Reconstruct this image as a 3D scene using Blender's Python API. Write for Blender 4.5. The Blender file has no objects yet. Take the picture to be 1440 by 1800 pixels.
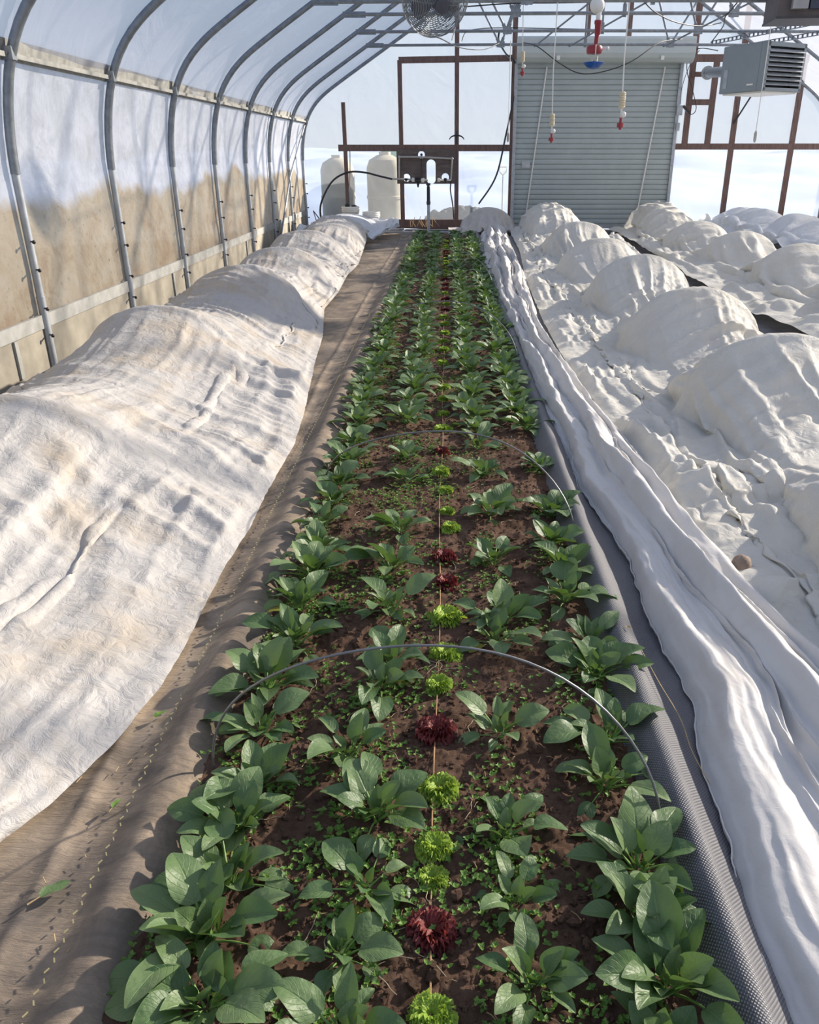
import bpy, math, random
import numpy as np
from math import sin, cos, pi, radians, sqrt
C = bpy.context.scene.collection
rng = np.random.default_rng(11)
random.seed(5)

# ------------------------------------------------------------------ camera
EYE = 1.65
PITCH = math.atan(630/1400.0)
cd = bpy.data.cameras.new('camera'); cam = bpy.data.objects.new('camera', cd); C.objects.link(cam)
cd.sensor_fit = 'VERTICAL'; cd.sensor_height = 36.0; cd.sensor_width = 28.8; cd.lens = 28.0
cd.shift_x = -67/1800.0
cd.clip_start = 0.05; cd.clip_end = 600
cam.location = (0, 0, EYE); cam.rotation_euler = (pi/2-PITCH, 0, 0)
bpy.context.scene.camera = cam

# ------------------------------------------------------------------ noise
_tab = np.random.default_rng(3).random((256, 256)).astype(np.float64)
def vnoise(x, y, seed=0):
    x = np.asarray(x, float)+seed*17.31; y = np.asarray(y, float)+seed*9.77
    xi = np.floor(x).astype(int); yi = np.floor(y).astype(int)
    fx = x-xi; fy = y-yi
    fx = fx*fx*fx*(fx*(fx*6-15)+10); fy = fy*fy*fy*(fy*(fy*6-15)+10)
    a = _tab[xi & 255, yi & 255]; b = _tab[(xi+1) & 255, yi & 255]
    c = _tab[xi & 255, (yi+1) & 255]; d = _tab[(xi+1) & 255, (yi+1) & 255]
    return (a*(1-fx)+b*fx)*(1-fy)+(c*(1-fx)+d*fx)*fy
def fbm(x, y, seed=0, octs=4, gain=0.5):
    s = 0; a = 1; t = 0
    x = np.asarray(x, float); y = np.asarray(y, float)
    for o in range(octs):
        s = s+a*(vnoise(x*2**o, y*2**o, seed+o)-0.5); t += a; a *= gain
    return s/t*2

# ------------------------------------------------------------------ objects
LOC = {}
class G:
    """collects geometry in world coordinates"""
    def __init__(s): s.v = []; s.f = []; s.n = 0; s.uv = []; s.mi = []; s.hasuv = False
    def add(s, V, F, uv=None, mi=0):
        V = np.asarray(V, float).reshape(-1, 3)
        s.v.append(V)
        for f in F: s.f.append(tuple(int(i)+s.n for i in f)); s.mi.append(mi)
        if uv is not None: s.hasuv = True; s.uv.append(np.asarray(uv, float))
        else: s.uv.append(np.zeros((len(V), 2)))
        s.n += len(V); return s
    def box(s, c, d, rz=0, tilt=None):
        x, y, z = [k/2 for k in d]
        V = np.array([[i, j, k] for i in (-x, x) for j in (-y, y) for k in (-z, z)])
        if tilt is not None: V = V @ np.array(tilt).T
        if rz:
            R = np.array([[cos(rz), -sin(rz), 0], [sin(rz), cos(rz), 0], [0, 0, 1]]); V = V @ R.T
        V = V+np.array(c)
        return s.add(V, [(0, 1, 3, 2), (4, 6, 7, 5), (0, 4, 5, 1), (2, 3, 7, 6), (0, 2, 6, 4), (1, 5, 7, 3)])
    def bar(s, p, q, w, h, up=(0, 0, 1)):
        p = np.array(p, float); q = np.array(q, float); d = q-p; L = np.linalg.norm(d); d /= L
        u = np.array(up, float); a = np.cross(d, u)
        if np.linalg.norm(a) < 1e-4: a = np.cross(d, (1, 0, 0))
        a /= np.linalg.norm(a); b = np.cross(a, d)
        V = [m+a*i*w/2+b*j*h/2 for m in (p, q) for i, j in ((-1, -1), (1, -1), (1, 1), (-1, 1))]
        return s.add(V, [(3, 2, 1, 0), (4, 5, 6, 7), (0, 1, 5, 4), (1, 2, 6, 5), (2, 3, 7, 6), (3, 0, 4, 7)])
    def tube(s, pts, r, n=8, cap=True, closed=False):
        P = np.array(pts, float); m = len(P)
        rr = np.full(m, r, float) if np.isscalar(r) else np.array(r, float)
        T = np.zeros_like(P)
        if closed: T = np.roll(P, -1, 0)-np.roll(P, 1, 0)
        else:
            T[1:-1] = P[2:]-P[:-2]; T[0] = P[1]-P[0]; T[-1] = P[-1]-P[-2]
        T /= (np.linalg.norm(T, axis=1)[:, None]+1e-12)
        a = np.cross(T[0], (0, 0, 1.0))
        if np.linalg.norm(a) < 1e-3: a = np.cross(T[0], (1.0, 0, 0))
        a /= np.linalg.norm(a); V = []
        for i in range(m):
            a = a-T[i]*np.dot(a, T[i]); a /= np.linalg.norm(a)+1e-12; b = np.cross(T[i], a)
            for k in range(n):
                t = 2*pi*k/n; V.append(P[i]+rr[i]*(a*cos(t)+b*sin(t)))
        F = []
        for i in range(m if closed else m-1):
            j = (i+1) % m
            for k in range(n):
                F.append((i*n+k, i*n+(k+1) % n, j*n+(k+1) % n, j*n+k))
        if cap and not closed:
            F.append(tuple(range(n-1, -1, -1))); F.append(tuple((m-1)*n+k for k in range(n)))
        return s.add(V, F)
    def lathe(s, prof, c=(0, 0, 0), n=20, R=None):
        V = []; m = len(prof)
        for r, z in prof:
            for k in range(n):
                t = 2*pi*k/n; V.append((r*cos(t), r*sin(t), z))
        V = np.array(V)
        if R is not None: V = V @ np.array(R).T
        F = [(i*n+k, i*n+(k+1) % n, (i+1)*n+(k+1) % n, (i+1)*n+k) for i in range(m-1) for k in range(n)]
        F.append(tuple(range(n-1, -1, -1))); F.append(tuple((m-1)*n+k for k in range(n)))
        return s.add(V+np.array(c), F)
    def ball(s, c, r, n=12, m=8, sc=(1, 1, 1)):
        prof = [(max(1e-4, r*sin(pi*i/m)), -r*cos(pi*i/m)) for i in range(m+1)]
        g = G(); g.lathe(prof, n=n); V = g.v[0]*np.array(sc)
        return s.add(V+np.array(c), g.f)

def set_smooth(me, smooth, angle=None):
    me.polygons.foreach_set('use_smooth', np.full(len(me.polygons), bool(smooth)))

def mk_mesh(name, V, F, uv=None, mi=None, smooth=True, attr=None):
    me = bpy.data.meshes.new(name)
    V = np.asarray(V, np.float32)
    if isinstance(F, np.ndarray):
        k = F.shape[1]; nf = len(F)
        me.vertices.add(len(V)); me.vertices.foreach_set('co', V.ravel())
        me.loops.add(nf*k); me.loops.foreach_set('vertex_index', F.astype(np.int32).ravel())
        me.polygons.add(nf); me.polygons.foreach_set('loop_start', np.arange(0, nf*k, k, dtype=np.int32))
        me.polygons.foreach_set('loop_total', np.full(nf, k, dtype=np.int32))
        me.update(calc_edges=True)
    else:
        me.from_pydata([tuple(v) for v in V], [], F)
    if uv is not None:
        l = me.uv_layers.new(name='UVMap')
        vi = np.zeros(len(me.loops), np.int32); me.loops.foreach_get('vertex_index', vi)
        l.data.foreach_set('uv', np.asarray(uv, np.float32)[vi].ravel())
    if mi is not None: me.polygons.foreach_set('material_index', np.asarray(mi, np.int32))
    if attr is not None:
        a = me.attributes.new('tint', 'FLOAT', 'POINT'); a.data.foreach_set('value', np.asarray(attr, np.float32))
    set_smooth(me, smooth)
    me.validate()
    return me

def tag(o, label=None, cat=None, group=None, kind=None):
    if label: o['label'] = label
    if cat: o['category'] = cat
    if group: o['group'] = group
    if kind: o['kind'] = kind
    return o
def root(name, loc, label, cat, group=None, kind=None):
    o = bpy.data.objects.new(name, None); C.objects.link(o); o.location = loc
    o.empty_display_size = 0.1
    LOC[o.name] = np.array(loc, float)
    return tag(o, label, cat, group, kind)
def build(name, g, mat, parent=None, smooth=False, pivot=None, label=None, cat=None, group=None, kind=None, attr=None, auto=True):
    """g in world coordinates"""
    V = np.concatenate(g.v)
    base = LOC[parent.name] if parent is not None else np.zeros(3)
    p = np.array(pivot, float) if pivot is not None else (np.zeros(3) if parent is None else base)
    if pivot is None and parent is None:
        mn, mx = V.min(0), V.max(0); p = np.array([(mn[0]+mx[0])/2, (mn[1]+mx[1])/2, mn[2]])
    me = mk_mesh(name, V-p, g.f, np.concatenate(g.uv) if g.hasuv else None, g.mi, smooth, attr)
    mats = mat if isinstance(mat, (list, tuple)) else [mat]
    for m in mats: me.materials.append(m)
    o = bpy.data.objects.new(name, me); C.objects.link(o)
    if parent is not None: o.parent = parent
    o.location = p-base
    LOC[o.name] = p
    if smooth == 'auto' or (smooth and auto):
        try:
            me.set_sharp_from_angle(angle=radians(40))
        except Exception: pass
    return tag(o, label, cat, group, kind)

# ------------------------------------------------------------------ materials
class NM:
    def __init__(s, name):
        s.m = bpy.data.materials.new(name); s.m.use_nodes = True; s.t = s.m.node_tree; s.t.nodes.clear()
        s.out = s.t.nodes.new('ShaderNodeOutputMaterial')
    def n(s, ty, **kw):
        nd = s.t.nodes.new('ShaderNode'+ty)
        for k, v in kw.items():
            if k.startswith('_'): setattr(nd, k[1:], v)
            else:
                key = k.replace('__', ' ')
                nd.inputs[int(key[1:]) if key[0] == 'i' and key[1:].isdigit() else key].default_value = v
        return nd
    def l(s, a, b): s.t.links.new(a, b)
    def coord(s, kind='Object', scale=(1, 1, 1), rot=(0, 0, 0)):
        tc = s.n('TexCoord'); mp = s.n('Mapping'); mp.inputs['Scale'].default_value = scale; mp.inputs['Rotation'].default_value = rot
        s.l(tc.outputs[kind], mp.inputs['Vector']); return mp.outputs['Vector']
    def noise(s, vec, scale, detail=4, rough=0.55, dist=0):
        nd = s.n('TexNoise'); nd.inputs['Scale'].default_value = scale; nd.inputs['Detail'].default_value = detail
        nd.inputs['Roughness'].default_value = rough; nd.inputs['Distortion'].default_value = dist
        s.l(vec, nd.inputs['Vector']); return nd.outputs['Fac']
    def ramp(s, fac, stops, interp='LINEAR'):
        r = s.n('ValToRGB'); e = r.color_ramp.elements; r.color_ramp.interpolation = interp
        while len(e) < len(stops): e.new(0.5)
        for i, (p, c) in enumerate(stops): e[i].position = p; e[i].color = (*c, 1) if len(c) == 3 else c
        s.l(fac, r.inputs['Fac']); return r.outputs['Color']
    def mixc(s, fac, a, b, mode='MIX'):
        m = s.n('Mix', _data_type='RGBA', _blend_type=mode)
        for inp, v in ((m.inputs[0], fac), (m.inputs[6], a), (m.inputs[7], b)):
            if hasattr(v, 'links') or hasattr(v, 'is_linked'): s.l(v, inp)
            elif isinstance(v, (int, float)): inp.default_value = v
            else: inp.default_value = (*v, 1) if len(v) == 3 else v
        return m.outputs[2]
    def math(s, op, a, b=None, c=None):
        m = s.n('Math', _operation=op)
        for i, v in enumerate((a, b, c)):
            if v is None: continue
            if isinstance(v, (int, float)): m.inputs[i].default_value = v
            else: s.l(v, m.inputs[i])
        return m.outputs[0]
    def bump(s, h, strength=0.3, dist=0.01, prev=None):
        b = s.n('Bump'); b.inputs['Strength'].default_value = strength; b.inputs['Distance'].default_value = dist
        s.l(h, b.inputs['Height'])
        if prev is not None: s.l(prev, b.inputs['Normal'])
        return b.outputs['Normal']
    def done(s, shader): s.l(shader, s.out.inputs['Surface']); return s.m
    def pbsdf(s, col, rough=0.6, metal=0, normal=None, spec=0.5, **kw):
        p = s.n('BsdfPrincipled')
        for k, v in (('Base Color', col), ('Roughness', rough), ('Metallic', metal), ('Specular IOR Level', spec)):
            if isinstance(v, (int, float)): p.inputs[k].default_value = v
            elif isinstance(v, tuple): p.inputs[k].default_value = (*v, 1) if len(v) == 3 else v
            else: s.l(v, p.inputs[k])
        if normal is not None: s.l(normal, p.inputs['Normal'])
        return p.outputs['BSDF']

def simple(name, col, rough=0.6, metal=0, var=0.15, scale=8, bump=0.1, spec=0.5):
    m = NM(name); v = m.coord(); f = m.noise(v, scale, 5)
    c2 = tuple(k*(1-var) for k in col); c1 = tuple(min(1, k*(1+var)) for k in col)
    c = m.ramp(f, [(0.3, c2), (0.7, c1)])
    nb = m.bump(m.noise(v, scale*6, 3), bump, 0.004)
    return m.done(m.pbsdf(c, rough, metal, nb, spec))

M = {}
M['galv'] = simple('galvanised_steel', (0.24, 0.265, 0.29), 0.45, 0.6, 0.2, 14, 0.05)
M['galv_dull'] = simple('dull_zinc', (0.42, 0.45, 0.48), 0.55, 0.5, 0.15, 10, 0.05)
M['dark_steel'] = simple('dark_steel', (0.05, 0.05, 0.055), 0.5, 0.4)
M['black_plastic'] = simple('black_plastic', (0.018, 0.018, 0.02), 0.45)
M['white_plastic'] = simple('white_plastic', (0.78, 0.77, 0.72), 0.4, 0, 0.06)
M['cream_plastic'] = simple('cream_plastic', (0.7, 0.62, 0.45), 0.5, 0, 0.08)
M['red_plastic'] = simple('red_plastic', (0.30, 0.028, 0.04), 0.4, 0, 0.1)
M['blue_plastic'] = simple('blue_plastic', (0.012, 0.09, 0.36), 0.35, 0, 0.1)
M['pvc'] = simple('grey_pvc', (0.42, 0.41, 0.38), 0.5, 0, 0.1)
M['fan_blade'] = simple('fan_blade_paint', (0.07, 0.075, 0.1), 0.5, 0.2)
M['heater'] = simple('heater_enamel', (0.25, 0.29, 0.31), 0.45, 0.1, 0.06, 3)
M['heater_dark'] = simple('heater_inside', (0.02, 0.025, 0.035), 0.5, 0.2)
M['lath'] = simple('weathered_lath', (0.31, 0.31, 0.285), 0.8, 0, 0.25, 12, 0.3)
M['concrete'] = simple('concrete', (0.35, 0.33, 0.3), 0.9, 0, 0.25, 20, 0.5)
M['stone'] = simple('brown_stone', (0.28, 0.21, 0.16), 0.85, 0, 0.35, 25, 0.8)
M['straw'] = simple('dry_straw', (0.45, 0.32, 0.16), 0.8, 0, 0.25, 30)
M['bin'] = simple('beige_tank', (0.38, 0.35, 0.25), 0.7, 0, 0.15, 3)
M['pale_wood'] = simple('pale_wood', (0.55, 0.5, 0.42), 0.7, 0, 0.15, 20)

def wood():
    m = NM('brown_timber'); v = m.coord(scale=(12, 12, 1.5))
    f = m.noise(v, 3, 6, 0.65, 0.6)
    c = m.ramp(f, [(0.25, (0.09, 0.05, 0.042)), (0.6, (0.19, 0.125, 0.11)), (0.85, (0.3, 0.24, 0.21))])
    return m.done(m.pbsdf(c, 0.8, 0, m.bump(f, 0.3, 0.004)))
M['wood'] = wood()
def plywood():
    m = NM('dark_plywood'); v = m.coord(scale=(1.2, 1, 5))
    f = m.noise(v, 3, 6, 0.65, 0.5)
    c = m.ramp(f, [(0.25, (0.075, 0.055, 0.05)), (0.6, (0.15, 0.12, 0.11)), (0.8, (0.22, 0.19, 0.17))])
    return m.done(m.pbsdf(c, 0.8, 0, m.bump(f, 0.3, 0.004)))
M['ply'] = plywood()

def film(name, col=(0.86, 0.88, 0.92), tr=0.42, tl=0.38, dirt=False):
    m = NM(name); v = m.coord()
    w1 = m.noise(m.coord(scale=(1, 1.3, 1)), 1.3, 5, 0.6, 1.2)
    nb = m.bump(w1, 0.35, 0.12)
    if dirt:
        # dried mud on the lower part of the roll-up side, with its own ragged edge
        sx = m.n('SeparateXYZ'); tc = m.n('TexCoord'); m.l(tc.outputs['Object'], sx.inputs[0])
        z = sx.outputs['Z']; 
        e = m.math('ADD', z, m.math('MULTIPLY', m.math('SUBTRACT', m.noise(v, 0.7, 4, 0.5, 0.3), 0.5), 1.1))
        k = m.ramp(m.math('MULTIPLY', e, 0.5), [(0.60, (1, 1, 1)), (0.66, (0, 0, 0))])
        mud = m.ramp(m.noise(v, 2.2, 7, 0.7, 0.6), [(0.3, (0.36, 0.25, 0.15)), (0.5, (0.50, 0.41, 0.28)), (0.7, (0.57, 0.51, 0.39))])
        sp = m.ramp(m.noise(v, 16, 4, 0.7), [(0.28, (0.6, 0.6, 0.6)), (0.42, (1, 1, 1))])
        low = m.math('MULTIPLY', m.ramp(m.math('ADD', m.math('MULTIPLY', z, .5), m.math('MULTIPLY', m.noise(v, 1.6, 6, .7, .5), .8)), [(.42, (1, 1, 1)), (.72, (0, 0, 0))]), .6)
        mud = m.mixc(low, mud, (.36, .21, .11))
        mud = m.mixc(1.0, mud, sp, 'MULTIPLY')
        up = m.ramp(m.noise(v, 3.5, 6, 0.7, 0.4), [(0.34, (0.55, 0.56, 0.58)), (0.6, (0.74, 0.75, 0.79))])
        c = m.mixc(k, up, mud)
        trf = m.mixc(k, (tr, tr, tr), (0.06, 0.06, 0.06))
    else:
        c = m.ramp(m.noise(v, 0.9, 4, 0.6), [(0.3, tuple(x*0.92 for x in col)), (0.7, col)]); trf = None
    d = m.n('BsdfDiffuse'); t = m.n('BsdfTranslucent'); tp = m.n('BsdfTransparent'); gl = m.n('BsdfGlossy'); gl.inputs['Roughness'].default_value = 0.35
    for x in (d, t): m.l(c, x.inputs['Color']); m.l(nb, x.inputs['Normal'])
    m.l(nb, gl.inputs['Normal'])
    tp.inputs['Color'].default_value = (0.93, 0.95, 0.99, 1)
    a = m.n('MixShader'); a.inputs[0].default_value = tl/(1-tr); m.l(d.outputs[0], a.inputs[1]); m.l(t.outputs[0], a.inputs[2])
    b = m.n('MixShader'); m.l(a.outputs[0], b.inputs[1]); m.l(tp.outputs[0], b.inputs[2])
    if trf is None: b.inputs[0].default_value = tr
    else: m.l(trf, b.inputs[0])
    g = m.n('MixShader'); g.inputs[0].default_value = 0.05; m.l(b.outputs[0], g.inputs[1]); m.l(gl.outputs[0], g.inputs[2])
    return m.done(g.outputs[0])
M['film_roof'] = film('roof_film', (0.66, 0.675, 0.76), 0.50, 0.26)
M['film_back'] = film('end_wall_film', (0.80, 0.86, 0.95), 0.80, 0.12)
M['film_left'] = film('side_wall_film', tr=0.16, tl=0.42, dirt=True)

def cover_mat(name, base=(0.80, 0.785, 0.745), warm=(0.74, 0.66, 0.52), amt=0.5, tl=0.25, crinkle=0.5, stain=(0.60, 0.58, 0.55)):
    m = NM(name); v = m.coord()
    f = m.noise(v, 1.7, 6, 0.65, 0.8)
    c = m.mixc(m.math('MULTIPLY', m.ramp(f, [(0.5, (0, 0, 0)), (0.72, (1, 1, 1))]), amt), base, warm)
    f2 = m.noise(v, 5.5, 7, 0.7, 1.0)
    c = m.mixc(m.math('MULTIPLY', m.ramp(f2, [(0.5, (0, 0, 0)), (0.75, (1, 1, 1))]), amt*0.8), c, stain)
    w = m.noise(m.coord(scale=(1, 1, 1)), 14, 6, 0.68, 1.6)
    vo = m.n('TexVoronoi', _feature='DISTANCE_TO_EDGE'); vo.inputs['Scale'].default_value = 9
    vd = m.n('VectorMath', _operation='ADD'); m.l(v, vd.inputs[0])
    nv = m.n('TexNoise'); nv.inputs['Scale'].default_value = 5; m.l(v, nv.inputs['Vector'])
    sc = m.n('VectorMath', _operation='SCALE'); sc.inputs['Scale'].default_value = 0.35; m.l(nv.outputs['Color'], sc.inputs[0]); m.l(sc.outputs[0], vd.inputs[1])
    m.l(vd.outputs[0], vo.inputs['Vector'])
    n1 = m.bump(vo.outputs['Distance'], crinkle*0.45, 0.05)
    n2 = m.bump(w, crinkle, 0.02, n1)
    d = m.n('BsdfDiffuse'); t = m.n('BsdfTranslucent'); gl = m.n('BsdfGlossy'); gl.inputs['Roughness'].default_value = 0.45
    for x in (d, t): m.l(c, x.inputs['Color'])
    for x in (d, t, gl): m.l(n2, x.inputs['Normal'])
    a = m.n('MixShader'); a.inputs[0].default_value = tl; m.l(d.outputs[0], a.inputs[1]); m.l(t.outputs[0], a.inputs[2])
    g = m.n('MixShader'); g.inputs[0].default_value = 0.04; m.l(a.outputs[0], g.inputs[1]); m.l(gl.outputs[0], g.inputs[2])
    return m.done(g.outputs[0])
M['cover_left'] = cover_mat('aged_row_cover', (0.64, 0.615, 0.58), (0.58, 0.48, 0.35), 0.8, 0.2, 0.5, (0.48, 0.47, 0.45))
M['cover_right'] = cover_mat('row_cover', (0.76, 0.74, 0.67), (0.72, 0.65, 0.50), 0.45, 0.25, 0.4)
M['cover_bundle'] = cover_mat('white_row_cover', (0.82, 0.80, 0.77), (0.76, 0.67, 0.54), 0.3, 0.3, 0.16)
M['cover_plastic'] = cover_mat('pale_plastic_cover', (0.80, 0.83, 0.86), (0.70, 0.74, 0.76), 0.4, 0.3, 0.5)

def mat_left():
    m = NM('weathered_landscape_fabric'); v = m.coord()
    f = m.noise(v, 2.4, 8, 0.7, 0.8)
    big = m.noise(v, 0.9, 5, 0.7, 0.6)
    c = m.ramp(f, [(0.3, (0.09, 0.082, 0.078)), (0.48, (0.235, 0.185, 0.135)), (0.62, (0.40, 0.315, 0.225)), (0.78, (0.30, 0.265, 0.23))])
    f2 = m.noise(m.coord(scale=(1, 6, 1)), 9, 5, 0.7, 1.0)
    c = m.mixc(m.math('MULTIPLY', m.ramp(f2, [(0.5, (0, 0, 0)), (0.8, (1, 1, 1))]), 0.45), c, (0.12, 0.09, 0.07))
    c = m.mixc(m.math('MULTIPLY', m.ramp(big, [(0.48, (0, 0, 0)), (0.66, (1, 1, 1))]), 0.55), c, (0.11, 0.10, 0.095))
    wv = m.n('TexWave'); wv.inputs['Scale'].default_value = 90; m.l(v, wv.inputs['Vector'])
    n1 = m.bump(wv.outputs['Fac'], 0.12, 0.002); n2 = m.bump(f2, 0.6, 0.012, n1)
    return m.done(m.pbsdf(c, 0.75, 0, n2, 0.3))
M['fabric_left'] = mat_left()
def mat_right():
    m = NM('grey_woven_mat'); v = m.coord()
    wa = m.n('TexWave'); wa.inputs['Scale'].default_value = 52; wa.inputs['Distortion'].default_value = 0.6
    m.l(m.coord(rot=(0, 0, radians(38))), wa.inputs['Vector'])
    wb = m.n('TexWave'); wb.inputs['Scale'].default_value = 52; wb.inputs['Distortion'].default_value = 0.6
    m.l(m.coord(rot=(0, 0, radians(-38))), wb.inputs['Vector'])
    h = m.math('MULTIPLY', wa.outputs['Fac'], wb.outputs['Fac'])
    f = m.noise(v, 3, 6, 0.65)
    c = m.ramp(f, [(0.3, (0.115, 0.115, 0.125)), (0.7, (0.20, 0.195, 0.20))])
    c = m.mixc(m.ramp(h, [(0.05, (0, 0, 0)), (0.55, (1, 1, 1))]), m.mixc(0.45, c, (0.03, 0.03, 0.035)), m.mixc(0.25, c, (0.5, 0.5, 0.52)))
    return m.done(m.pbsdf(c, 0.45, 0, m.bump(h, 0.6, 0.004), 0.55))
M['fabric_right'] = mat_right()
def soil():
    m = NM('dark_soil'); v = m.coord()
    f = m.noise(v, 7, 8, 0.75)
    c = m.ramp(f, [(0.3, (0.08, 0.046, 0.030)), (0.5, (0.19, 0.115, 0.078)), (0.7, (0.30, 0.19, 0.13))])
    f3 = m.noise(v, 60, 5, 0.8)
    c = m.mixc(m.math('MULTIPLY', m.ramp(f3, [(0.55, (0, 0, 0)), (0.75, (1, 1, 1))]), 0.5), c, (0.24, 0.16, 0.11))
    n = m.bump(m.noise(v, 45, 8, 0.8), 1.0, 0.02); n = m.bump(m.noise(v, 160, 4, 0.8), 0.7, 0.006, n)
    return m.done(m.pbsdf(c, 0.95, 0, n, 0.15))
M['soil'] = soil()
def leafmat(name, dark, light, vein, yellow, trans=0.18, rough=0.47):
    m = NM(name)
    uvn = m.n('UVMap'); sx = m.n('SeparateXYZ'); m.l(uvn.outputs[0], sx.inputs[0])
    U = sx.outputs['X']; V = sx.outputs['Y']
    au = m.math('ABSOLUTE', m.math('SUBTRACT', U, 0.5))
    mid = m.ramp(au, [(0.0, (1, 1, 1)), (0.035, (0, 0, 0))])
    ph = m.math('SUBTRACT', m.math('MULTIPLY', V, 7.0), m.math('MULTIPLY', au, 5.0))
    tri = m.math('PINGPONG', ph, 0.5)
    side = m.ramp(tri, [(0.0, (0.75, 0.75, 0.75)), (0.07, (0, 0, 0))])
    vv = m.math('MAXIMUM', mid, side)
    at = m.n('Attribute', _attribute_name='tint'); 
    f = m.noise(m.coord(), 30, 3, 0.6)
    base = m.mixc(m.math('ADD', m.math('MULTIPLY', at.outputs['Fac'], 0.75), m.math('MULTIPLY', f, 0.3)), dark, light)
    c = m.mixc(m.math('MULTIPLY', vv, 0.5), base, vein)
    cell = m.math('SUBTRACT', 1.0, m.math('MULTIPLY', vv, 1.0))
    n = m.bump(m.noise(m.coord(), 55, 3, 0.5), 0.45, 0.008)
    n = m.bump(cell, 0.45, 0.004, n)
    p = m.pbsdf(c, rough, 0, n, 0.45)
    t = m.n('BsdfTranslucent'); m.l(m.mixc(0.6, c, yellow), t.inputs['Color'])
    a = m.n('MixShader'); a.inputs[0].default_value = trans; m.l(p, a.inputs[1]); m.l(t.outputs[0], a.inputs[2])
    return m.done(a.outputs[0])
M['leaf'] = leafmat('spinach_leaf', (0.05, 0.118, 0.036), (0.20, 0.28, 0.12), (0.22, 0.33, 0.13), (0.22, 0.40, 0.04))
M['stem'] = simple('green_stalk', (0.16, 0.29, 0.07), 0.5, 0, 0.2, 30)
M['lettuce'] = leafmat('green_lettuce', (0.24, 0.42, 0.04), (0.52, 0.66, 0.10), (0.5, 0.65, 0.2), (0.5, 0.7, 0.05), 0.35, 0.5)
M['lettuce_red'] = leafmat('red_lettuce', (0.09, 0.012, 0.014), (0.28, 0.05, 0.04), (0.3, 0.08, 0.06), (0.4, 0.05, 0.04), 0.25, 0.5)
M['weed'] = leafmat('chickweed_leaf', (0.08, 0.20, 0.03), (0.22, 0.38, 0.07), (0.25, 0.4, 0.1), (0.3, 0.5, 0.05), 0.3, 0.5)
M['yellow_leaf'] = leafmat('yellowed_leaf', (0.30, 0.30, 0.04), (0.42, 0.40, 0.08), (0.4, 0.4, 0.15), (0.5, 0.5, 0.05), 0.25, 0.5)

# ------------------------------------------------------------------ greenhouse shell
CX = 2.78          # ridge line
XL = -3.4
YB = 20.5          # end wall
YF = -4.0
PROF = [(-3.40, -0.05), (-3.40, 0.4), (-3.40, 0.9), (-3.40, 1.3), (-3.40, 1.6), (-3.375, 1.85), (-3.33, 2.1), (-3.25, 2.36), (-3.13, 2.58), (-2.98, 2.75), (-2.80, 2.90), (-2.55, 3.06),
        (-2.26, 3.245), (-1.5, 3.72), (-0.5, 4.345), (0.5, 4.97), (1.5, 5.6), (2.3, 6.1), (CX, 6.3)]
def roofz(x):
    p = [q for q in PROF if q[1] > 1.5]
    x = x if x <= CX else 2*CX-x
    return float(np.interp(x, [q[0] for q in p], [q[1] for q in p]))
def off(prof, d):
    P = np.array(prof); T = np.gradient(P, axis=0); T /= np.linalg.norm(T, axis=1)[:, None]
    Nn = np.stack([-T[:, 1], T[:, 0]], 1); return P+Nn*d
FP = off(PROF, 0.045)
def sheet(name, prof, mat, sag=True, ny=80, lab=None, flip=False):
    """film stretched over the ribs, drawn in slightly between them"""
    ys = np.linspace(YF, YB+0.1, ny); P = []
    # refine profile
    pr = np.array(prof); seg = np.r_[0, np.cumsum(np.linalg.norm(np.diff(pr, axis=0), axis=1))]
    s = np.linspace(0, seg[-1], max(4, int(seg[-1]/0.18))); X = np.interp(s, seg, pr[:, 0]); Z = np.interp(s, seg, pr[:, 1])
    T = np.stack([np.gradient(X), np.gradient(Z)], 1); T /= np.linalg.norm(T, axis=1)[:, None]
    XX, YY = np.meshgrid(X, ys, indexing='ij'); ZZ = np.repeat(Z[:, None], ny, 1)
    b = fbm(YY*0.9, np.repeat(s[:, None], ny, 1)*0.7, 5, 4)*0.035
    XX = XX+(-T[:, 1][:, None])*b; ZZ = ZZ+T[:, 0][:, None]*b
    V = np.stack([XX, YY, ZZ], -1).reshape(-1, 3); m = len(X)
    i, j = np.meshgrid(np.arange(m-1), np.arange(ny-1), indexing='ij'); a = (i*ny+j).ravel()
    F = np.stack([a, a+1, a+ny+1, a+ny], 1)
    if flip: V[:, 0] = 2*CX-V[:, 0]
    me = mk_mesh(name, V, F); me.materials.append(mat)
    o = bpy.data.objects.new(name, me); C.objects.link(o); tag(o, lab, kind='structure'); return o
kp = next(i for i, q in enumerate(PROF) if q[1] > 2.3)
sheet('wall_left', FP[:kp+1], M['film_left'], lab='milky plastic film side wall stained brown along its lower half')
sheet('ceiling', FP[kp:], M['film_roof'], lab='pale translucent plastic film roof slope above the stained side wall')
sheet('ceiling', FP[kp:], M['film_roof'], flip=True, lab='pale translucent plastic film roof slope on the far side of the ridge')
sheet('wall_right', FP[:kp+1], M['film_left'], flip=True, lab='milky plastic film side wall beyond the covered beds')
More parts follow.
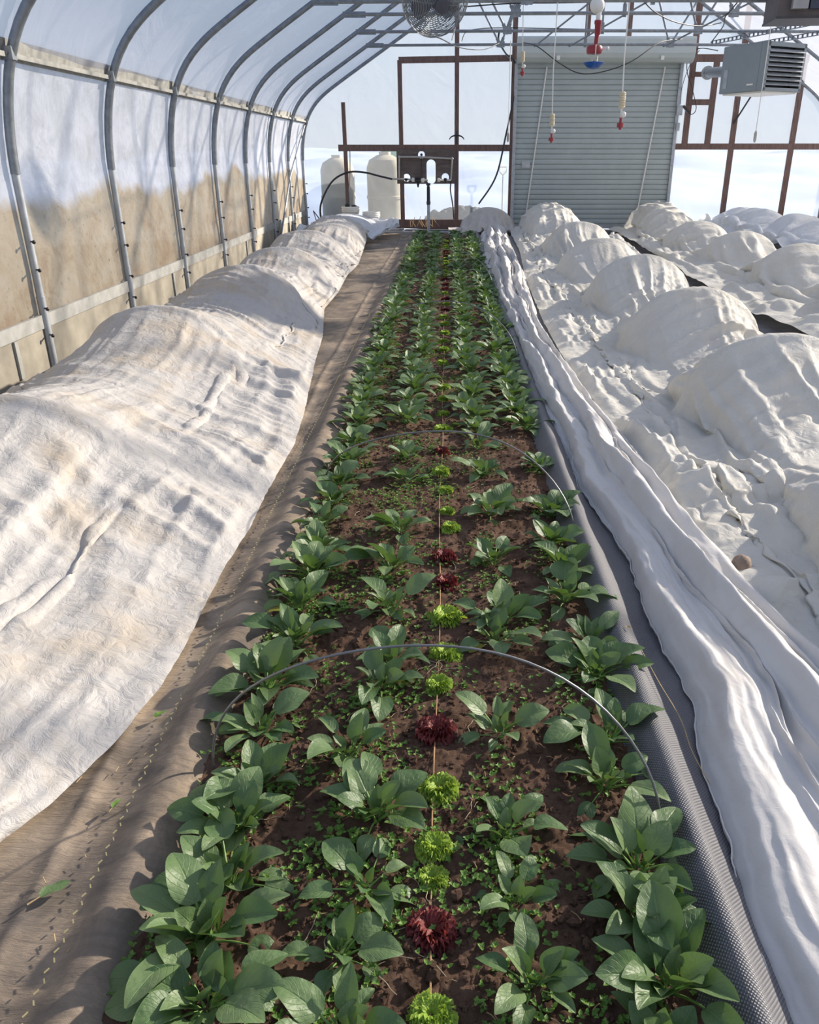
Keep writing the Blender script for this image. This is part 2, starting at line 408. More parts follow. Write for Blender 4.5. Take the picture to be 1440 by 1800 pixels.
# end walls
def endwall(name, y, x0, x1, hole, mat, lab):
    xs = sorted(set(list(np.linspace(x0, x1, 60))+[hole[0], hole[1]])) if hole else list(np.linspace(x0, x1, 60))
    g = G()
    for a, b in zip(xs[:-1], xs[1:]):
        z0 = 0.0
        if hole and a >= hole[0]-1e-6 and b <= hole[1]+1e-6: z0 = hole[2]
        def rz(x): return roofz(min(max(x, -3.39), 2*CX+3.39)) if -3.40 < x < 2*CX+3.40 else 1.6
        za, zb = rz(a), rz(b); n = 10
        V = []
        for x, zt in ((a, za), (b, zb)):
            for k in range(n+1):
                z = z0+(zt-z0)*k/n
                V.append((x, y+0.015*float(fbm(x*1.3, z*1.3, 9)), z))
        g.add(V, [(k, n+1+k, n+2+k, k+1) for k in range(n)])
    V = np.concatenate(g.v)
    me = mk_mesh(name, V, g.f, smooth=True); me.materials.append(mat)
    o = bpy.data.objects.new(name, me); C.objects.link(o); tag(o, lab, kind='structure')
DX0, DX1, DZ1 = 1.56, 5.36, 3.98
endwall('wall_back', YB, -3.44, 2*CX+3.44, (DX0, DX1, 3.6), M['film_back'], 'clear plastic film stretched over the timber framed end wall')
endwall('wall_front', YF, -3.44, 2*CX+3.44, None, M['film_back'], 'clear plastic film end wall behind the viewer')

# longitudinal trims on the left
ys0, ys1 = YF, YB
def wob(y, s): return 0.006*float(fbm(y*0.8, 0, s))
g = G(); g.bar((-3.30, ys0, 2.36), (-3.30, ys1, 2.36), 0.03, 0.15, (0.25, 0, 1)); g.bar((-3.27, ys0, 2.32), (-3.27, ys1, 2.32), 0.03, 0.035)
build('trim_1', g, M['lath'], kind='structure', label='weathered lath rail holding the film where the side wall meets the roof')
g = G(); g.bar((-3.415, ys0, 0.36), (-3.415, ys1, 0.36), 0.03, 0.11)
M['rail'] = simple('grey_base_rail', (0.36, 0.36, 0.335), 0.7, 0, 0.2, 8)
build('trim_2', g, M['rail'], kind='structure', label='pale grey board rail low along the stained side wall')
M['baseb'] = simple('base_board', (0.33, 0.30, 0.24), 0.8, 0, 0.25, 4)
g = G(); g.bar((-3.425, ys0, 0.13), (-3.425, ys1, 0.13), 0.02, 0.38)
build('baseboard_left', g, M['baseb'], kind='structure', label='dull tan skirting sheet below the grey rail')
g = G()
for y in np.arange(2.3, 20, 3.96): g.bar((-3.41, y, 0.0), (-3.41, y, 0.30), 0.03, 0.05, (0, 1, 0))
build('trim_3', g, M['rail'], kind='structure', label='short pale battens against the skirting sheet')

# ------------------------------------------------------------------ ribs with trusses
RY = [6.8+1.96*k for k in range(7)]
ordn = ['nearest', 'second', 'third', 'fourth', 'fifth', 'sixth', 'seventh', 'eighth']
TZ = 3.64
def dens(P, st=0.15):
    P = np.array(P); s = np.r_[0, np.cumsum(np.linalg.norm(np.diff(P, axis=0), axis=1))]
    t = np.linspace(0, s[-1], int(s[-1]/st)+2); return np.stack([np.interp(t, s, P[:, k]) for k in range(P.shape[1])], 1)
def smoothp(P, it=2):
    P = np.array(P, float)
    for _ in range(it):
        Q = P.copy(); Q[1:-1] = (P[:-2]+2*P[1:-1]+P[2:])/4; P = Q
    return P
def make_rib(y, lab, chord=True, drop=0):
    r = root('greenhouse_rib', (XL, y, 0), lab, 'rib', 'steel ribs of the greenhouse')
    P = smoothp(dens(PROF, 0.12), 4)
    up = [p for p in P if p[1] > 1.5]; lo = [p for p in P if p[1] <= 1.62]
    g = G(); left = [(p[0], y, p[1]) for p in up]; right = [(2*CX-p[0], y, p[1]) for p in up][::-1]
    # square-ish tube bow
    g.tube(left+right[1:], 0.037, 10)
    g.tube([(2*CX-XL, y, -0.03), (2*CX-XL, y, 1.6)], 0.037, 10)
    build('bow', g, M['galv'], r, True)
    g = G(); g.tube([(XL, y, -0.03), (XL, y, 1.57)], 0.031, 12); g.tube([(XL, y, 0.55), (XL, y, 0.562)], 0.036, 12); g.tube([(XL, y, -0.03), (XL, y, 0.55)], 0.034, 12)
    build('leg', g, M['galv_dull'], r, True)
    for z in (0.25, 0.47, 0.78, 1.0):
        g = G(); g.tube([(XL+0.02, y-0.012, z), (XL+0.02+0.045, y-0.06, z)], 0.007, 6); g.ball((XL+0.07, y-0.066, z), 0.016, 8, 5)
        build('bolt', g, M['black_plastic'], r, True)
    g = G(); g.box((-3.27, y-0.02, 2.33), (0.11, 0.07, 0.09)); g.tube([(-3.25, y-0.07, 2.33), (-3.25, y+0.03, 2.33)], 0.012, 6)
    build('bracket', g, M['galv'], r)
    if chord:
        zc = TZ-drop
        xl = float(np.interp(zc, [p[1] for p in PROF[8:]], [p[0] for p in PROF[8:]]))
        xr = 2*CX-xl
        g = G(); X = np.linspace(xl, xr, 30); rr = np.full(30, 0.027); rr[0] = 0.034
        g.bar((xl-0.02, y-0.03, zc), (xl+0.34, y-0.03, zc), 0.02, 0.085)
        g.tube([(x, y-0.03, zc+0.02*sin((x-xl)/(xr-xl)*pi)) for x in X], 0.026, 8)
        build('chord', g, M['galv'], r, True)
        nodes = [(1.07, zc), (0.55, roofz(0.55)-0.04), (1.55, roofz(1.55)-0.04), (CX, zc), (2*CX-1.07, zc)]
        for a, b in (((1.07, zc), (0.35, roofz(0.35)-0.04)), ((1.07, zc), (1.9, roofz(1.9)-0.04)), ((2*CX-1.07, zc), (2*CX-0.35, roofz(0.35)-0.04)), ((2*CX-1.07, zc), (2*CX-1.9, roofz(1.9)-0.04)), ((CX, zc), (CX, 6.25))):
            g = G(); A = np.array((a[0], y-0.01, a[1])); B = np.array((b[0], y-0.01, b[1])); d = (B-A)/np.linalg.norm(B-A)
            g.tube([A+d*0.13, B], 0.019, 8); g.bar(A-d*0.03, A+d*0.15, 0.012, 0.06, (1, 0, 0) if abs(d[0]) < .5 else (0, 0, 1))
            build('web_brace', g, M['galv'], r, True)
        for gx in (1.07, 2*CX-1.07):
            g = G(); g.box((gx, y-0.045, zc+0.02), (0.16, 0.012, 0.11)); build('gusset_plate', g, M['galv'], r)
    return r
for k, y in enumerate(RY):
    lab = '%s curved galvanised steel rib %s the stained film side wall' % (ordn[k].capitalize() if k else 'Nearest', 'against' if k == 0 else 'from the viewer along')
    make_rib(y, lab, chord=(k >= 3), drop=0.12 if k == 3 else 0)
# last bow on the end wall
r8 = make_rib(YB-0.06, 'galvanised bow fixed flat against the film end wall', chord=False)
# diagonal wind brace near the end
g = G(); g.tube([(-3.33, 16.7, 0.1), (-3.34, 18.3, 1.2), (-3.30, 20.4, 2.25)], 0.02, 8)
build('wind_brace', g, M['galv'], smooth=True, label='thin slanting steel wind brace between the farthest side ribs', cat='brace')
# shallow diagonal roof braces between trusses
for (x0, z0, y0, x1, z1, y1, lab) in [
    (1.75, 3.62, 18.5, 2.6, 4.15, 16.6, 'slim diagonal steel brace over the left end of the shutter hood'),
    (2.45, 3.62, 18.5, 4.0, 4.3, 15.6, 'slim diagonal steel brace crossing behind the big red sprinkler'),
    (4.35, 3.62, 18.5, 5.6, 4.2, 15.2, 'slim diagonal steel brace over the right end of the shutter hood')]:
    g = G(); g.tube([(x0, y0, z0), (x1, y1, z1)], 0.016, 8)
    build('roof_brace', g, M['galv'], smooth=True, label=lab, cat='brace', group='diagonal roof braces')

# ------------------------------------------------------------------ end-wall timber
tn = [4]
def timber(p, q, w, h, lab, up=(0, 1, 0)):
    g = G(); g.bar(p, q, w, h, up); build('trim_%d' % tn[0], g, M['wood'], kind='structure', label=lab); tn[0] += 1
YW = YB-0.05
for x, z0, z1, w, lab in [(-2.39, 0, 2.72, 0.09, 'short timber stud beside the white buckets'), (-1.08, 0, 3.56, 0.10, 'timber stud at the left side of the plywood panel'),
                     (0.21, 0, 4.75, 0.10, 'tall timber stud at the right side of the plywood panel'), (1.50, 0, 5.5, 0.11, 'timber post left of the roller shutter'),
                     (3.10, 4.0, 6.2, 0.11, 'timber stud rising above the shutter hood'), (4.02, 4.0, 5.9, 0.11, 'second timber stud rising above the shutter hood'), (5.52, 1.85, 5.4, 0.13, 'timber stud left of the flue opening'),
                     (6.05, 1.85, 3.6, 0.13, 'timber stud right of the flue opening'), (6.62, 0, 4.7, 0.12, 'timber post below the heater'), (8.02, 0, 3.62, 0.12, 'timber post right of the heater')]:
    timber((x, YW, z0), (x, YW, z1), w, 0.06, lab, (0, 1, 0))
timber((-2.55, YW-0.01, 1.77), (1.5, YW-0.01, 1.77), 0.05, 0.14, 'timber rail across the film at plywood height', (0, 0, 1))
timber((5.3, YW-0.01, 1.80), (8.9, YW-0.01, 1.80), 0.05, 0.13, 'timber rail right of the roller shutter', (0, 0, 1))
timber((-1.1, YW-0.01, 3.56), (1.5, YW-0.01, 3.60), 0.05, 0.13, 'upper timber rail left of the shutter hood', (0, 0, 1))
timber((5.3, YW-0.01, 3.60), (8.1, YW-0.01, 3.60), 0.05, 0.15, 'upper timber rail behind the heater', (0, 0, 1))
timber((5.5, YW-0.02, 2.72), (6.1, YW-0.02, 2.72), 0.05, 0.12, 'short timber cross piece below the flue', (0, 0, 1))
timber((5.5, YW-0.02, 3.28), (6.1, YW-0.02, 3.28), 0.05, 0.10, 'short timber cross piece above the flue', (0, 0, 1))
timber((-2.6, YW-0.03, 0.10), (1.5, YW-0.03, 0.10), 0.07, 0.2, 'dark timber sill at the foot of the end wall', (0, 0, 1))

# ------------------------------------------------------------------ roller shutter door
M['shutter'] = simple('pale_green_grey_steel', (0.40, 0.455, 0.455), 0.5, 0.15, 0.06, 2.5, 0.03)
M['shutter_line'] = simple('hood_steel', (0.50, 0.555, 0.545), 0.5, 0.15, 0.05, 2.5, 0.03)
dr = root('door_1', (3.4, YW-0.1, 0), 'pale grey-green steel roller shutter door with a box hood', None, kind='structure')
g = G(); n = 33; zt = 3.62; pitch = zt/n; pr = []
for k in range(n):
    z = k*pitch
    pr += [(0.0, z), (-0.010, z+pitch*0.06), (-0.014, z+pitch*0.45), (-0.010, z+pitch*0.84), (0.004, z+pitch*0.88), (0.012, z+pitch*0.94)]
pr.append((0, zt)); V = []
for x in (DX0, DX1-0.15):
    for dy, z in pr: V.append((x, YW-0.09+dy*.7, z))
m_ = len(pr); g.add(V, [(k, k+1, m_+k+1, m_+k) for k in range(m_-1)])
build('slatted_curtain', g, M['shutter'], dr, False)
g = G()
hp = [(-0.10, 3.98), (-0.42, 3.98), (-0.46, 3.93), (-0.46, 3.80), (-0.48, 3.79), (-0.48, 3.66), (-0.44, 3.57), (-0.36, 3.50), (-0.28, 3.48), (-0.10, 3.48)]
V = [(x, YW+dy, z) for x in (DX0-0.02, DX1+0.06) for dy, z in hp]; k_ = len(hp)
g.add(V, [(i, (i+1) % k_, k_+(i+1) % k_, k_+i) for i in range(k_)]+[tuple(range(k_-1, -1, -1)), tuple(range(k_, 2*k_))])
build('hood', g, M['shutter_line'], dr)
for x in (DX0-0.02, DX1-0.12):
    g = G(); g.box((x, YW-0.11, 1.78), (0.07, 0.10, 3.56))
    for z in (0.6, 1.4, 2.2, 3.0): g.ball((x, YW-0.165, z), 0.016, 8, 4)
    build('guide_rail', g, M['galv_dull'], dr)
for x0, x1 in ((2.22, 1.85), (4.86, 4.50)):
    g = G(); g.tube([(x0, YW-0.15, 3.42), (x1, YW-0.15, 0.1)], 0.017, 6); build('pull_rope', g, M['white_plastic'], dr, True)
for x in (2.42, 4.70):
    g = G(); g.box((x, YW-0.49, 3.56), (0.07, 0.06, 0.08)); build('stop_bracket', g, M['white_plastic'], dr)
g = G(); g.box((1.83, YW-0.13, 1.42), (0.19, 0.012, 0.14)); build('notice_plate', g, simple('faded_notice', (0.52, 0.55, 0.56), 0.5), dr)
g = G(); g.bar((DX0, YW-0.12, 0.05), (DX1-0.15, YW-0.12, 0.05), 0.05, 0.09); build('bottom_bar', g, M['galv_dull'], dr)
# ------------------------------------------------------------------ things on the end wall
f_ = 1400.0; sP = sin(PITCH); cP = cos(PITCH)
def at(x, y, Y):
    u = (x-787)/f_; v = (y-900)/f_; dy = cP-v*sP; t = Y/dy
    return (u*t, Y, EYE+(-sP-v*cP)*t)
def bez(P, n=40):
    P = np.array(P, float); out = []
    for i in range(len(P)-1):
        p0 = P[max(i-1, 0)]; p1 = P[i]; p2 = P[i+1]; p3 = P[min(i+2, len(P)-1)]
        for t in np.linspace(0, 1, n//(len(P)-1)+2, endpoint=(i == len(P)-2)):
            out.append(0.5*((2*p1)+(-p0+p2)*t+(2*p0-5*p1+4*p2-p3)*t*t+(-p0+3*p1-3*p2+p3)*t**3))
    return out
def sag(p, q, s, n=16):
    p = np.array(p, float); q = np.array(q, float)
    return [p+(q-p)*t-np.array([0, 0, 4*s*t*(1-t)]) for t in np.linspace(0, 1, n)]

# plywood with holes
cu = bpy.data.curves.new('ply', 'CURVE'); cu.dimensions = '2D'; cu.fill_mode = 'BOTH'; cu.extrude = 0.012
def spl(pts):
    s = cu.splines.new('POLY'); s.points.add(len(pts)-1)
    for i, (a, b) in enumerate(pts): s.points[i].co = (a, b, 0, 1)
    s.use_cyclic_u = True
yp = YW-0.07
x0, _, z1 = at(697, 263, yp); x1, _, z0 = at(801, 323, yp)
spl([(x0, z0), (x1, z0), (x1, z1), (x0, z1)])
def hole(px, py, rx, rz):
    c = at(px, py, yp); k = yp*cP/f_
    pts = []
    for t in np.linspace(0, 2*pi, 28, endpoint=False):
        if rz > rx*1.5: zz = (rz-rx)*np.sign(sin(t))+rx*sin(t); pts.append((c[0]+rx*k*cos(t), c[2]+zz*k))
        else: pts.append((c[0]+rx*k*cos(t), c[2]+rz*k*sin(t)))
    spl(pts)
hole(741, 272, 6, 6); hole(758, 302, 8, 20); hole(715, 312.5, 6.5, 6.5); hole(783, 311.5, 6.5, 6.5)
tmp = bpy.data.objects.new('tmp', cu); C.objects.link(tmp)
dg = bpy.context.evaluated_depsgraph_get(); me = bpy.data.meshes.new_from_object(tmp.evaluated_get(dg)); bpy.data.objects.remove(tmp)
co = np.zeros(len(me.vertices)*3); me.vertices.foreach_get('co', co); co = co.reshape(-1, 3)
co = np.stack([co[:, 0]-x0, co[:, 2], co[:, 1]-z0], 1); me.vertices.foreach_set('co', co.ravel()); me.update()
me.materials.clear(); me.materials.append(M['ply']); me.name = 'plywood_panel'
o = bpy.data.objects.new('plywood_panel', me); C.objects.link(o); o.location = (x0, yp, z0)
tag(o, 'dark plywood panel with round and oval holes fixed between two studs', 'panel')

# PVC manifold
yq = yp-0.05
pm = root('pipe_manifold', at(745, 320, yq), 'grey plastic pipe loop with black valves mounted on the plywood panel', 'pipe')
g = G(); L = [at(690, 314.5, yq), at(704, 315, yq), at(752, 317, yq)]; g.tube(L, 0.022, 8)
build('lower_pipe', g, M['pvc'], pm, True)
g = G(); P = [at(702, 314, yq), at(702, 276, yq), at(741, 276, yq), at(795, 279, yq), at(793, 316, yq)]
for a, b in zip(P[:-1], P[1:]): g.tube([a, b], 0.02, 8)
for p in P[1:-1]: g.ball(p, 0.032, 10, 6)
build('pipe_loop', g, M['pvc'], pm, True)
g = G(); g.tube([at(770, 316.5, yq), at(793, 316.5, yq)], 0.022, 8); g.tube([at(769, 316.5, yq), at(774, 316.5, yq)], 0.045, 10); g.tube([at(740, 317, yq), at(746, 317, yq)], 0.05, 10); g.tube([at(724, 316, yq), at(729, 316, yq)], 0.05, 10)
build('coupling', g, M['white_plastic'], pm, True)
for px, py, s in ((735, 318, 1.0), (714, 316, 0.45), (783, 316, 0.5)):
    g = G(); c = np.array(at(px, py, yq-0.03)); g.ball(c, 0.075*s, 12, 8, (1.1, 0.7, 0.8)); g.tube([c, c-np.array([0, 0, 0.14*s])], [0.05*s, 0.015*s], 8); g.box(c+np.array([0, -0.03, 0.06*s]), (0.16*s, 0.03, 0.03*s))
    build('valve', g, M['black_plastic'], pm, True)
g = G(); g.tube([at(741, 277, yq-0.01), at(741, 312, yq-0.01)], 0.012, 6); g.ball(at(741, 272, yq), 0.03, 8, 6); build('vent_stub', g, M['black_plastic'], pm, True)

# black hoses
g = G(); g.tube(bez([at(690, 315, yq), at(665, 309, yq-.02), at(640, 303, yq-.05), at(612, 303, yq-.1), at(586, 317, yq-.2), at(569, 345, yq-.25), at(563, 370, yq-.3), at(568, 400, yq-.3)], 60), 0.022, 8)
build('supply_hose', g, M['black_plastic'], smooth=True, label='black hose arching from the plywood pipework down past the buckets', cat='hose')
g = G(); g.tube(bez([at(793, 319, yq), at(792, 335, yq-.03), at(796, 360, yq-.05), at(798, 385, yq-.05)]), 0.016, 8)
build('drop_hose', g, M['black_plastic'], smooth=True, label='short black hose hanging below the right edge of the plywood panel', cat='hose')
g = G(); g.tube(bez([at(878, 55, 18.6), at(877, 72, 18.7), at(890, 95, 19.6), at(906, 112, YW-.12), at(907, 150, YW-.12), at(890, 235, YW-.25), at(872, 310, YW-.5), at(842, 358, YW-.9)], 80), 0.020, 8)
build('long_hose', g, M['black_plastic'], smooth=True, label='long black hose looping down from the roof pipes beside the shutter', cat='hose')
# tool hook on the stud
g = G(); c = np.array(at(803, 243, YW-.12)); g.tube([c+np.array([0.17*cos(t), 0, 0.10*sin(t)-.04]) for t in np.linspace(0.1, pi-.1, 12)], [0.008+0.012*sin(t) for t in np.linspace(0.1, pi-.1, 12)], 6)
g.bar(c+np.array([0, 0.02, 0.15]), c+np.array([0, 0.02, -0.12]), 0.03, 0.03)
build('curved_hook', g, M['dark_steel'], smooth=True, label='dark curved steel hook on the stud above the plywood panel', cat='hook')

# yard hydrant
hx, hy = -0.43, 19.2
h = root('yard_hydrant', (hx, hy, 0), 'slim galvanised standpipe with dark pump handle at the end of the bed', 'hydrant')
g = G(); g.tube([(hx, hy, 0), (hx, hy, 0.62)], 0.036, 10); build('pipe', g, M['galv_dull'], h, True)
g = G(); g.tube([(hx, hy, 0.60), (hx, hy, 0.66), (hx, hy, 0.68), (hx, hy, 0.98)], [0.045, 0.05, 0.04, 0.038], 10); g.bar((hx, hy-0.04, 0.7), (hx, hy-0.05, 1.05), 0.05, 0.03, (0, 1, 0)); g.tube([(hx, hy-.02, 1.0), (hx, hy-.02, 1.05)], .05, 10)
build('handle', g, M['dark_steel'], h, True)
g = G(); g.box((-0.6, 18.95, 0.03), (1.9, 0.06, 0.05)); g.tube(bez([(-1.4, 19.0, 0.05), (-1.0, 19.0, .10), (-.9, 18.95, .03), (0.35, 18.95, .04)]), 0.02, 6)
build('header_pipe', g, M['galv_dull'], smooth=False, label='grey pipe lying on the ground at the foot of the hydrant', cat='pipe')

# buckets
def bucket(x, y, rr, hh, lab):
    b = root('plastic_bucket', (x, y, 0), lab, 'bucket', 'white buckets by the end wall')
    g = G(); g.lathe([(rr*0.82, 0), (rr*0.84, 0.01), (rr, hh), (rr*0.97, hh), (rr*0.8, 0.03), (0.001, 0.03)], (x, y, 0), 28)
    build('pail', g, M['white_plastic'], b, True)
    for z in (0.80, 0.88, 0.96):
        g = G(); g.tube([(x+rr*1.02*cos(t), y+rr*1.02*sin(t), hh*z) for t in np.linspace(0, 2*pi, 28, endpoint=False)], 0.008, 6, closed=True); build('rim_band', g, M['white_plastic'], b, True)
    g = G(); g.tube([(x+rr*1.04*cos(t), y-rr*1.04*sin(t)*0.8-.02, hh*0.9-0.12*sin(t)) for t in np.linspace(0, pi, 14)], 0.004, 6); build('bail_handle', g, M['galv_dull'], b, True)
    return b
bucket(-2.20, 19.3, 0.20, 0.56, 'white plastic bucket with dark pump cable gear, left of the pair')
bucket(-1.72, 19.1, 0.19, 0.46, 'empty white plastic bucket, right of the pair by the end wall')
g = G(); g.tube(bez([(-2.28, YW-.06, 1.7), (-2.30, YW-.1, 1.2), (-2.27, 19.6, .8), (-2.25, 19.3, .58)]), 0.010, 6); g.ball((-2.27, 19.28, .58), .06, 8, 5); g.ball((-2.12, 19.28, .57), .05, 8, 5, (1.4, 1, .5))
build('pump_cord', g, M['black_plastic'], smooth=True, label='dark cord running down the short stud into the left bucket', cat='cord')
g = G(); g.tube([(-3.1, 19.6, 0.45), (-2.95, 19.6, 0.25)], 0.012, 6); g.tube([(-3.1, 19.6, .45), (-2.98, 19.6, .0)], .01, 6)
build('peg', g, M['black_plastic'], smooth=True, label='small black peg behind the crumpled cover near the buckets', cat='peg')

# concrete block by the shutter
g = G(); g.box((3.10, 19.4, 0.10), (0.42, 0.2, 0.20)); 
build('concrete_block', g, M['concrete'], label='grey concrete block lying at the foot of the roller shutter', cat='block')

# circulation fan
fc = np.array(at(766, -2, 9.4)); fr = 0.34
tilt = radians(-62); yaw = radians(28)
Rx = np.array([[1, 0, 0], [0, cos(tilt), -sin(tilt)], [0, sin(tilt), cos(tilt)]]); Rz = np.array([[cos(yaw), -sin(yaw), 0], [sin(yaw), cos(yaw), 0], [0, 0, 1]]); FR = Rz @ Rx
fan = root('circulation_fan', tuple(fc), 'round wire-caged circulation fan hanging under the roof pipes', 'fan')
def fp(P): return np.array(P) @ FR.T+fc
g = G()
for k in range(17):   # concentric wires on front and back dishes
    rr = fr*(0.22+0.78*k/16)
    for s in (-1, 1):
        zz = s*(0.05+0.085*sqrt(max(0, 1-(k/16)**2.6)))
        g.tube(fp([(rr*cos(t), rr*sin(t), zz) for t in np.linspace(0, 2*pi, 40, endpoint=False)]), 0.0042, 4, closed=True)
for k in range(4):
    zz = -0.05+0.1*k/3; g.tube(fp([(fr*1.0*cos(t), fr*1.0*sin(t), zz) for t in np.linspace(0, 2*pi, 40, endpoint=False)]), 0.003, 4, closed=True)
for k in range(12):
    t = 2*pi*k/12
    pts = [(fr*(0.22+0.78*q/8)*cos(t), fr*(0.22+0.78*q/8)*sin(t), (0.05+0.085*sqrt(max(0, 1-(q/8)**2.6)))) for q in range(9)]
    g.tube(fp(pts+[(p[0], p[1], -p[2]) for p in pts[::-1]]), 0.003, 4)
build('cage', g, M['galv'], fan, True)
for k in range(3):
    t0 = 2*pi*k/3+0.5; V = []; F = []
    for i in range(9):
        rr = 0.05+0.215*i/8; w = 0.05+0.07*sin(pi*min(1, i/8*1.0)*0.75)
        for j in range(5):
            a = t0+(j-2)/4*w/rr*1.6*(0.55+0.45*i/8); V.append((rr*cos(a), rr*sin(a), (j-2)/4*0.06))
    for i in range(8):
        for j in range(4): F.append((i*5+j, i*5+j+1, i*5+j+6, i*5+j+5))
    g = G(); g.add(fp(V), F); build('blade', g, M['fan_blade'], fan, True)
g = G(); g.lathe([(0.02, -0.17), (0.075, -0.16), (0.08, -0.02), (0.05, 0.02), (0.03, 0.06), (0.001, 0.065)], fc, 18, FR); build('motor', g, M['fan_blade'], fan, True)
g = G(); g.tube([fc+np.array([0, 0, .05]), fc+np.array([0, 0, 1.6])], 0.012, 6); build('hanger', g, M['galv'], fan, True)
g = G(); g.tube([fp([(0.27, 0.1, -.06)])[0], fp([(0.27, .1, -.06)])[0]+np.array([-.08, .1, -.22])], .006, 6); build('pull_switch', g, M['white_plastic'], fan, True)

# sprinklers
def dropper(px, pytop, pybot, Y, lab, spring=True, s=1.0):
    t = at(px, pybot, Y); x, y, z = t
    top = at(px, 0, Y)[2]+0.3 if pytop is None else at(px, pytop, Y)[2]
    r = root('hanging_sprinkler', (x, y, z), lab, 'sprinkler', 'sprinklers hanging on tubes from the roof')
    g = G(); g.tube([(x, y, z+.30*s), (x-0.02, y, z+1.0), (x+.0, y, top)], 0.010*s, 6); build('drop_tube', g, M['white_plastic'], r, True)
    if spring:
        g = G()
        for k in range(9): g.tube([(x+0.042*s*cos(a), y+0.042*s*sin(a), z+(.30+.022*k)*s) for a in np.linspace(0, 2*pi, 12, endpoint=False)], 0.009*s, 5, closed=True)
        g.tube([(x, y, z+.28*s), (x, y, z+.5*s)], .030*s, 8); build('weight_coil', g, M['cream_plastic'], r, True)
    g = G(); g.ball((x+.03*s, y, z+.2*s), 0.042*s, 10, 6); g.tube([(x, y, z+.12*s), (x, y, z+.3*s)], .013*s, 6); build('check_valve', g, M['white_plastic'], r, True)
    g = G(); g.tube([(x, y, z+.16*s), (x, y, z+.09*s)], .02*s, 8); g.tube([(x, y, z+.09*s), (x, y, z+.03*s)], .052*s, 12); g.tube([(x, y, z+.03*s), (x, y, z)], .022*s, 8); build('nozzle', g, M['red_plastic'], r, True)
    return r
dropper(1090, None, 228, 13.0, 'sprinkler with cream coil weight hanging before the middle of the shutter')
dropper(969, None, 251, 14.2, 'lowest sprinkler with cream coil weight hanging before the left of the shutter', True, 0.85)
dropper(918, None, 134, 15.5, 'short sprinkler drop at the top left corner of the shutter', True, 0.75)
for px, pt, pb, Y, lab in ((893, 72, 246, 18.0, 'thin white drop line ending in a small plug left of the shutter'), (1327, None, 246, 14.5, 'thin white drop line ending in a small plug before the heater')):
    x, y, z = at(px, pb, Y); r = root('drop_line', (x, y, z), lab, 'line'); top = at(px, 0, Y)[2]+.3 if pt is None else at(px, pt, Y)[2]
    g = G(); g.tube([(x, y, z), (x, y, top)], .007, 5); build('line', g, M['white_plastic'], r, True)
    g = G(); g.tube([(x, y, z-.04), (x, y, z), (x, y, z+.1), (x, y, z+.14)], [.012, .026, .026, .01], 8); build('plug', g, M['pvc'], r, True)
# the big one, close
x, y, z = at(1043, 119, 4.7)
sp = root('hanging_sprinkler', (x, y, z), 'large red sprinkler with blue deflector hanging closest to the viewer', 'sprinkler', 'sprinklers hanging on tubes from the roof')
k = 4.4/1400
g = G(); g.tube([(x+.01, y, z+82*k*.0+.19), (x+.015, y, z+.75)], .013, 10); g.tube([(x+.015, y, z+.37), (x+.015, y, z+.43)], .018, 10); g.tube([(x+.015, y, z+.7), (x+.03, y, 4.4)], .016, 8); build('drop_tube', g, M['white_plastic'], sp, True)
g = G(); g.ball((x-.0, y, z+.275), .037, 16, 10, (1, .8, 1)); build('check_valve', g, M['white_plastic'], sp, True)
g = G(); g.tube([(x+.01, y, z+.21), (x+.01, y, z+.195), (x+.01, y, z+.19), (x+.01, y, z+.15), (x+.008, y, z+.145), (x+.006, y, z+.10)], [.019, .019, .016, .015, .011, .011], 12); build('inlet', g, M['red_plastic'], sp, True)
g = G(); g.lathe([(.02, .060), (.037, .062), (.041, .072), (.041, .090), (.036, .098), (.012, .102)], (x, y, z), 20); build('nozzle', g, M['red_plastic'], sp, True)
g = G()
for a in (-.018, .018): g.tube([(x+a, y-.008, z+.072), (x+a*.6, y-.03, z+.02)], .0035, 6)
g.tube([(x, y-.041, z+.10), (x, y-.043, z+.055)], .003, 6)
build('bridge', g, M['cream_plastic'], sp, True)
g = G(); g.lathe([(.004, -.004), (.030, .004), (.047, .018), (.054, .026), (.050, .028), (.020, .024), (.006, .034), (.001, .036)], (x, y, z-.004), 24); build('deflector', g, M['blue_plastic'], sp, True)
g = G(); g.tube([(x+.05, y, z+.085), (x+.062, y, z+.086)], .008, 6); g.ball((x+.066, y, z+.087), .01, 8, 5); build('side_plug', g, M['white_plastic'], sp, True)

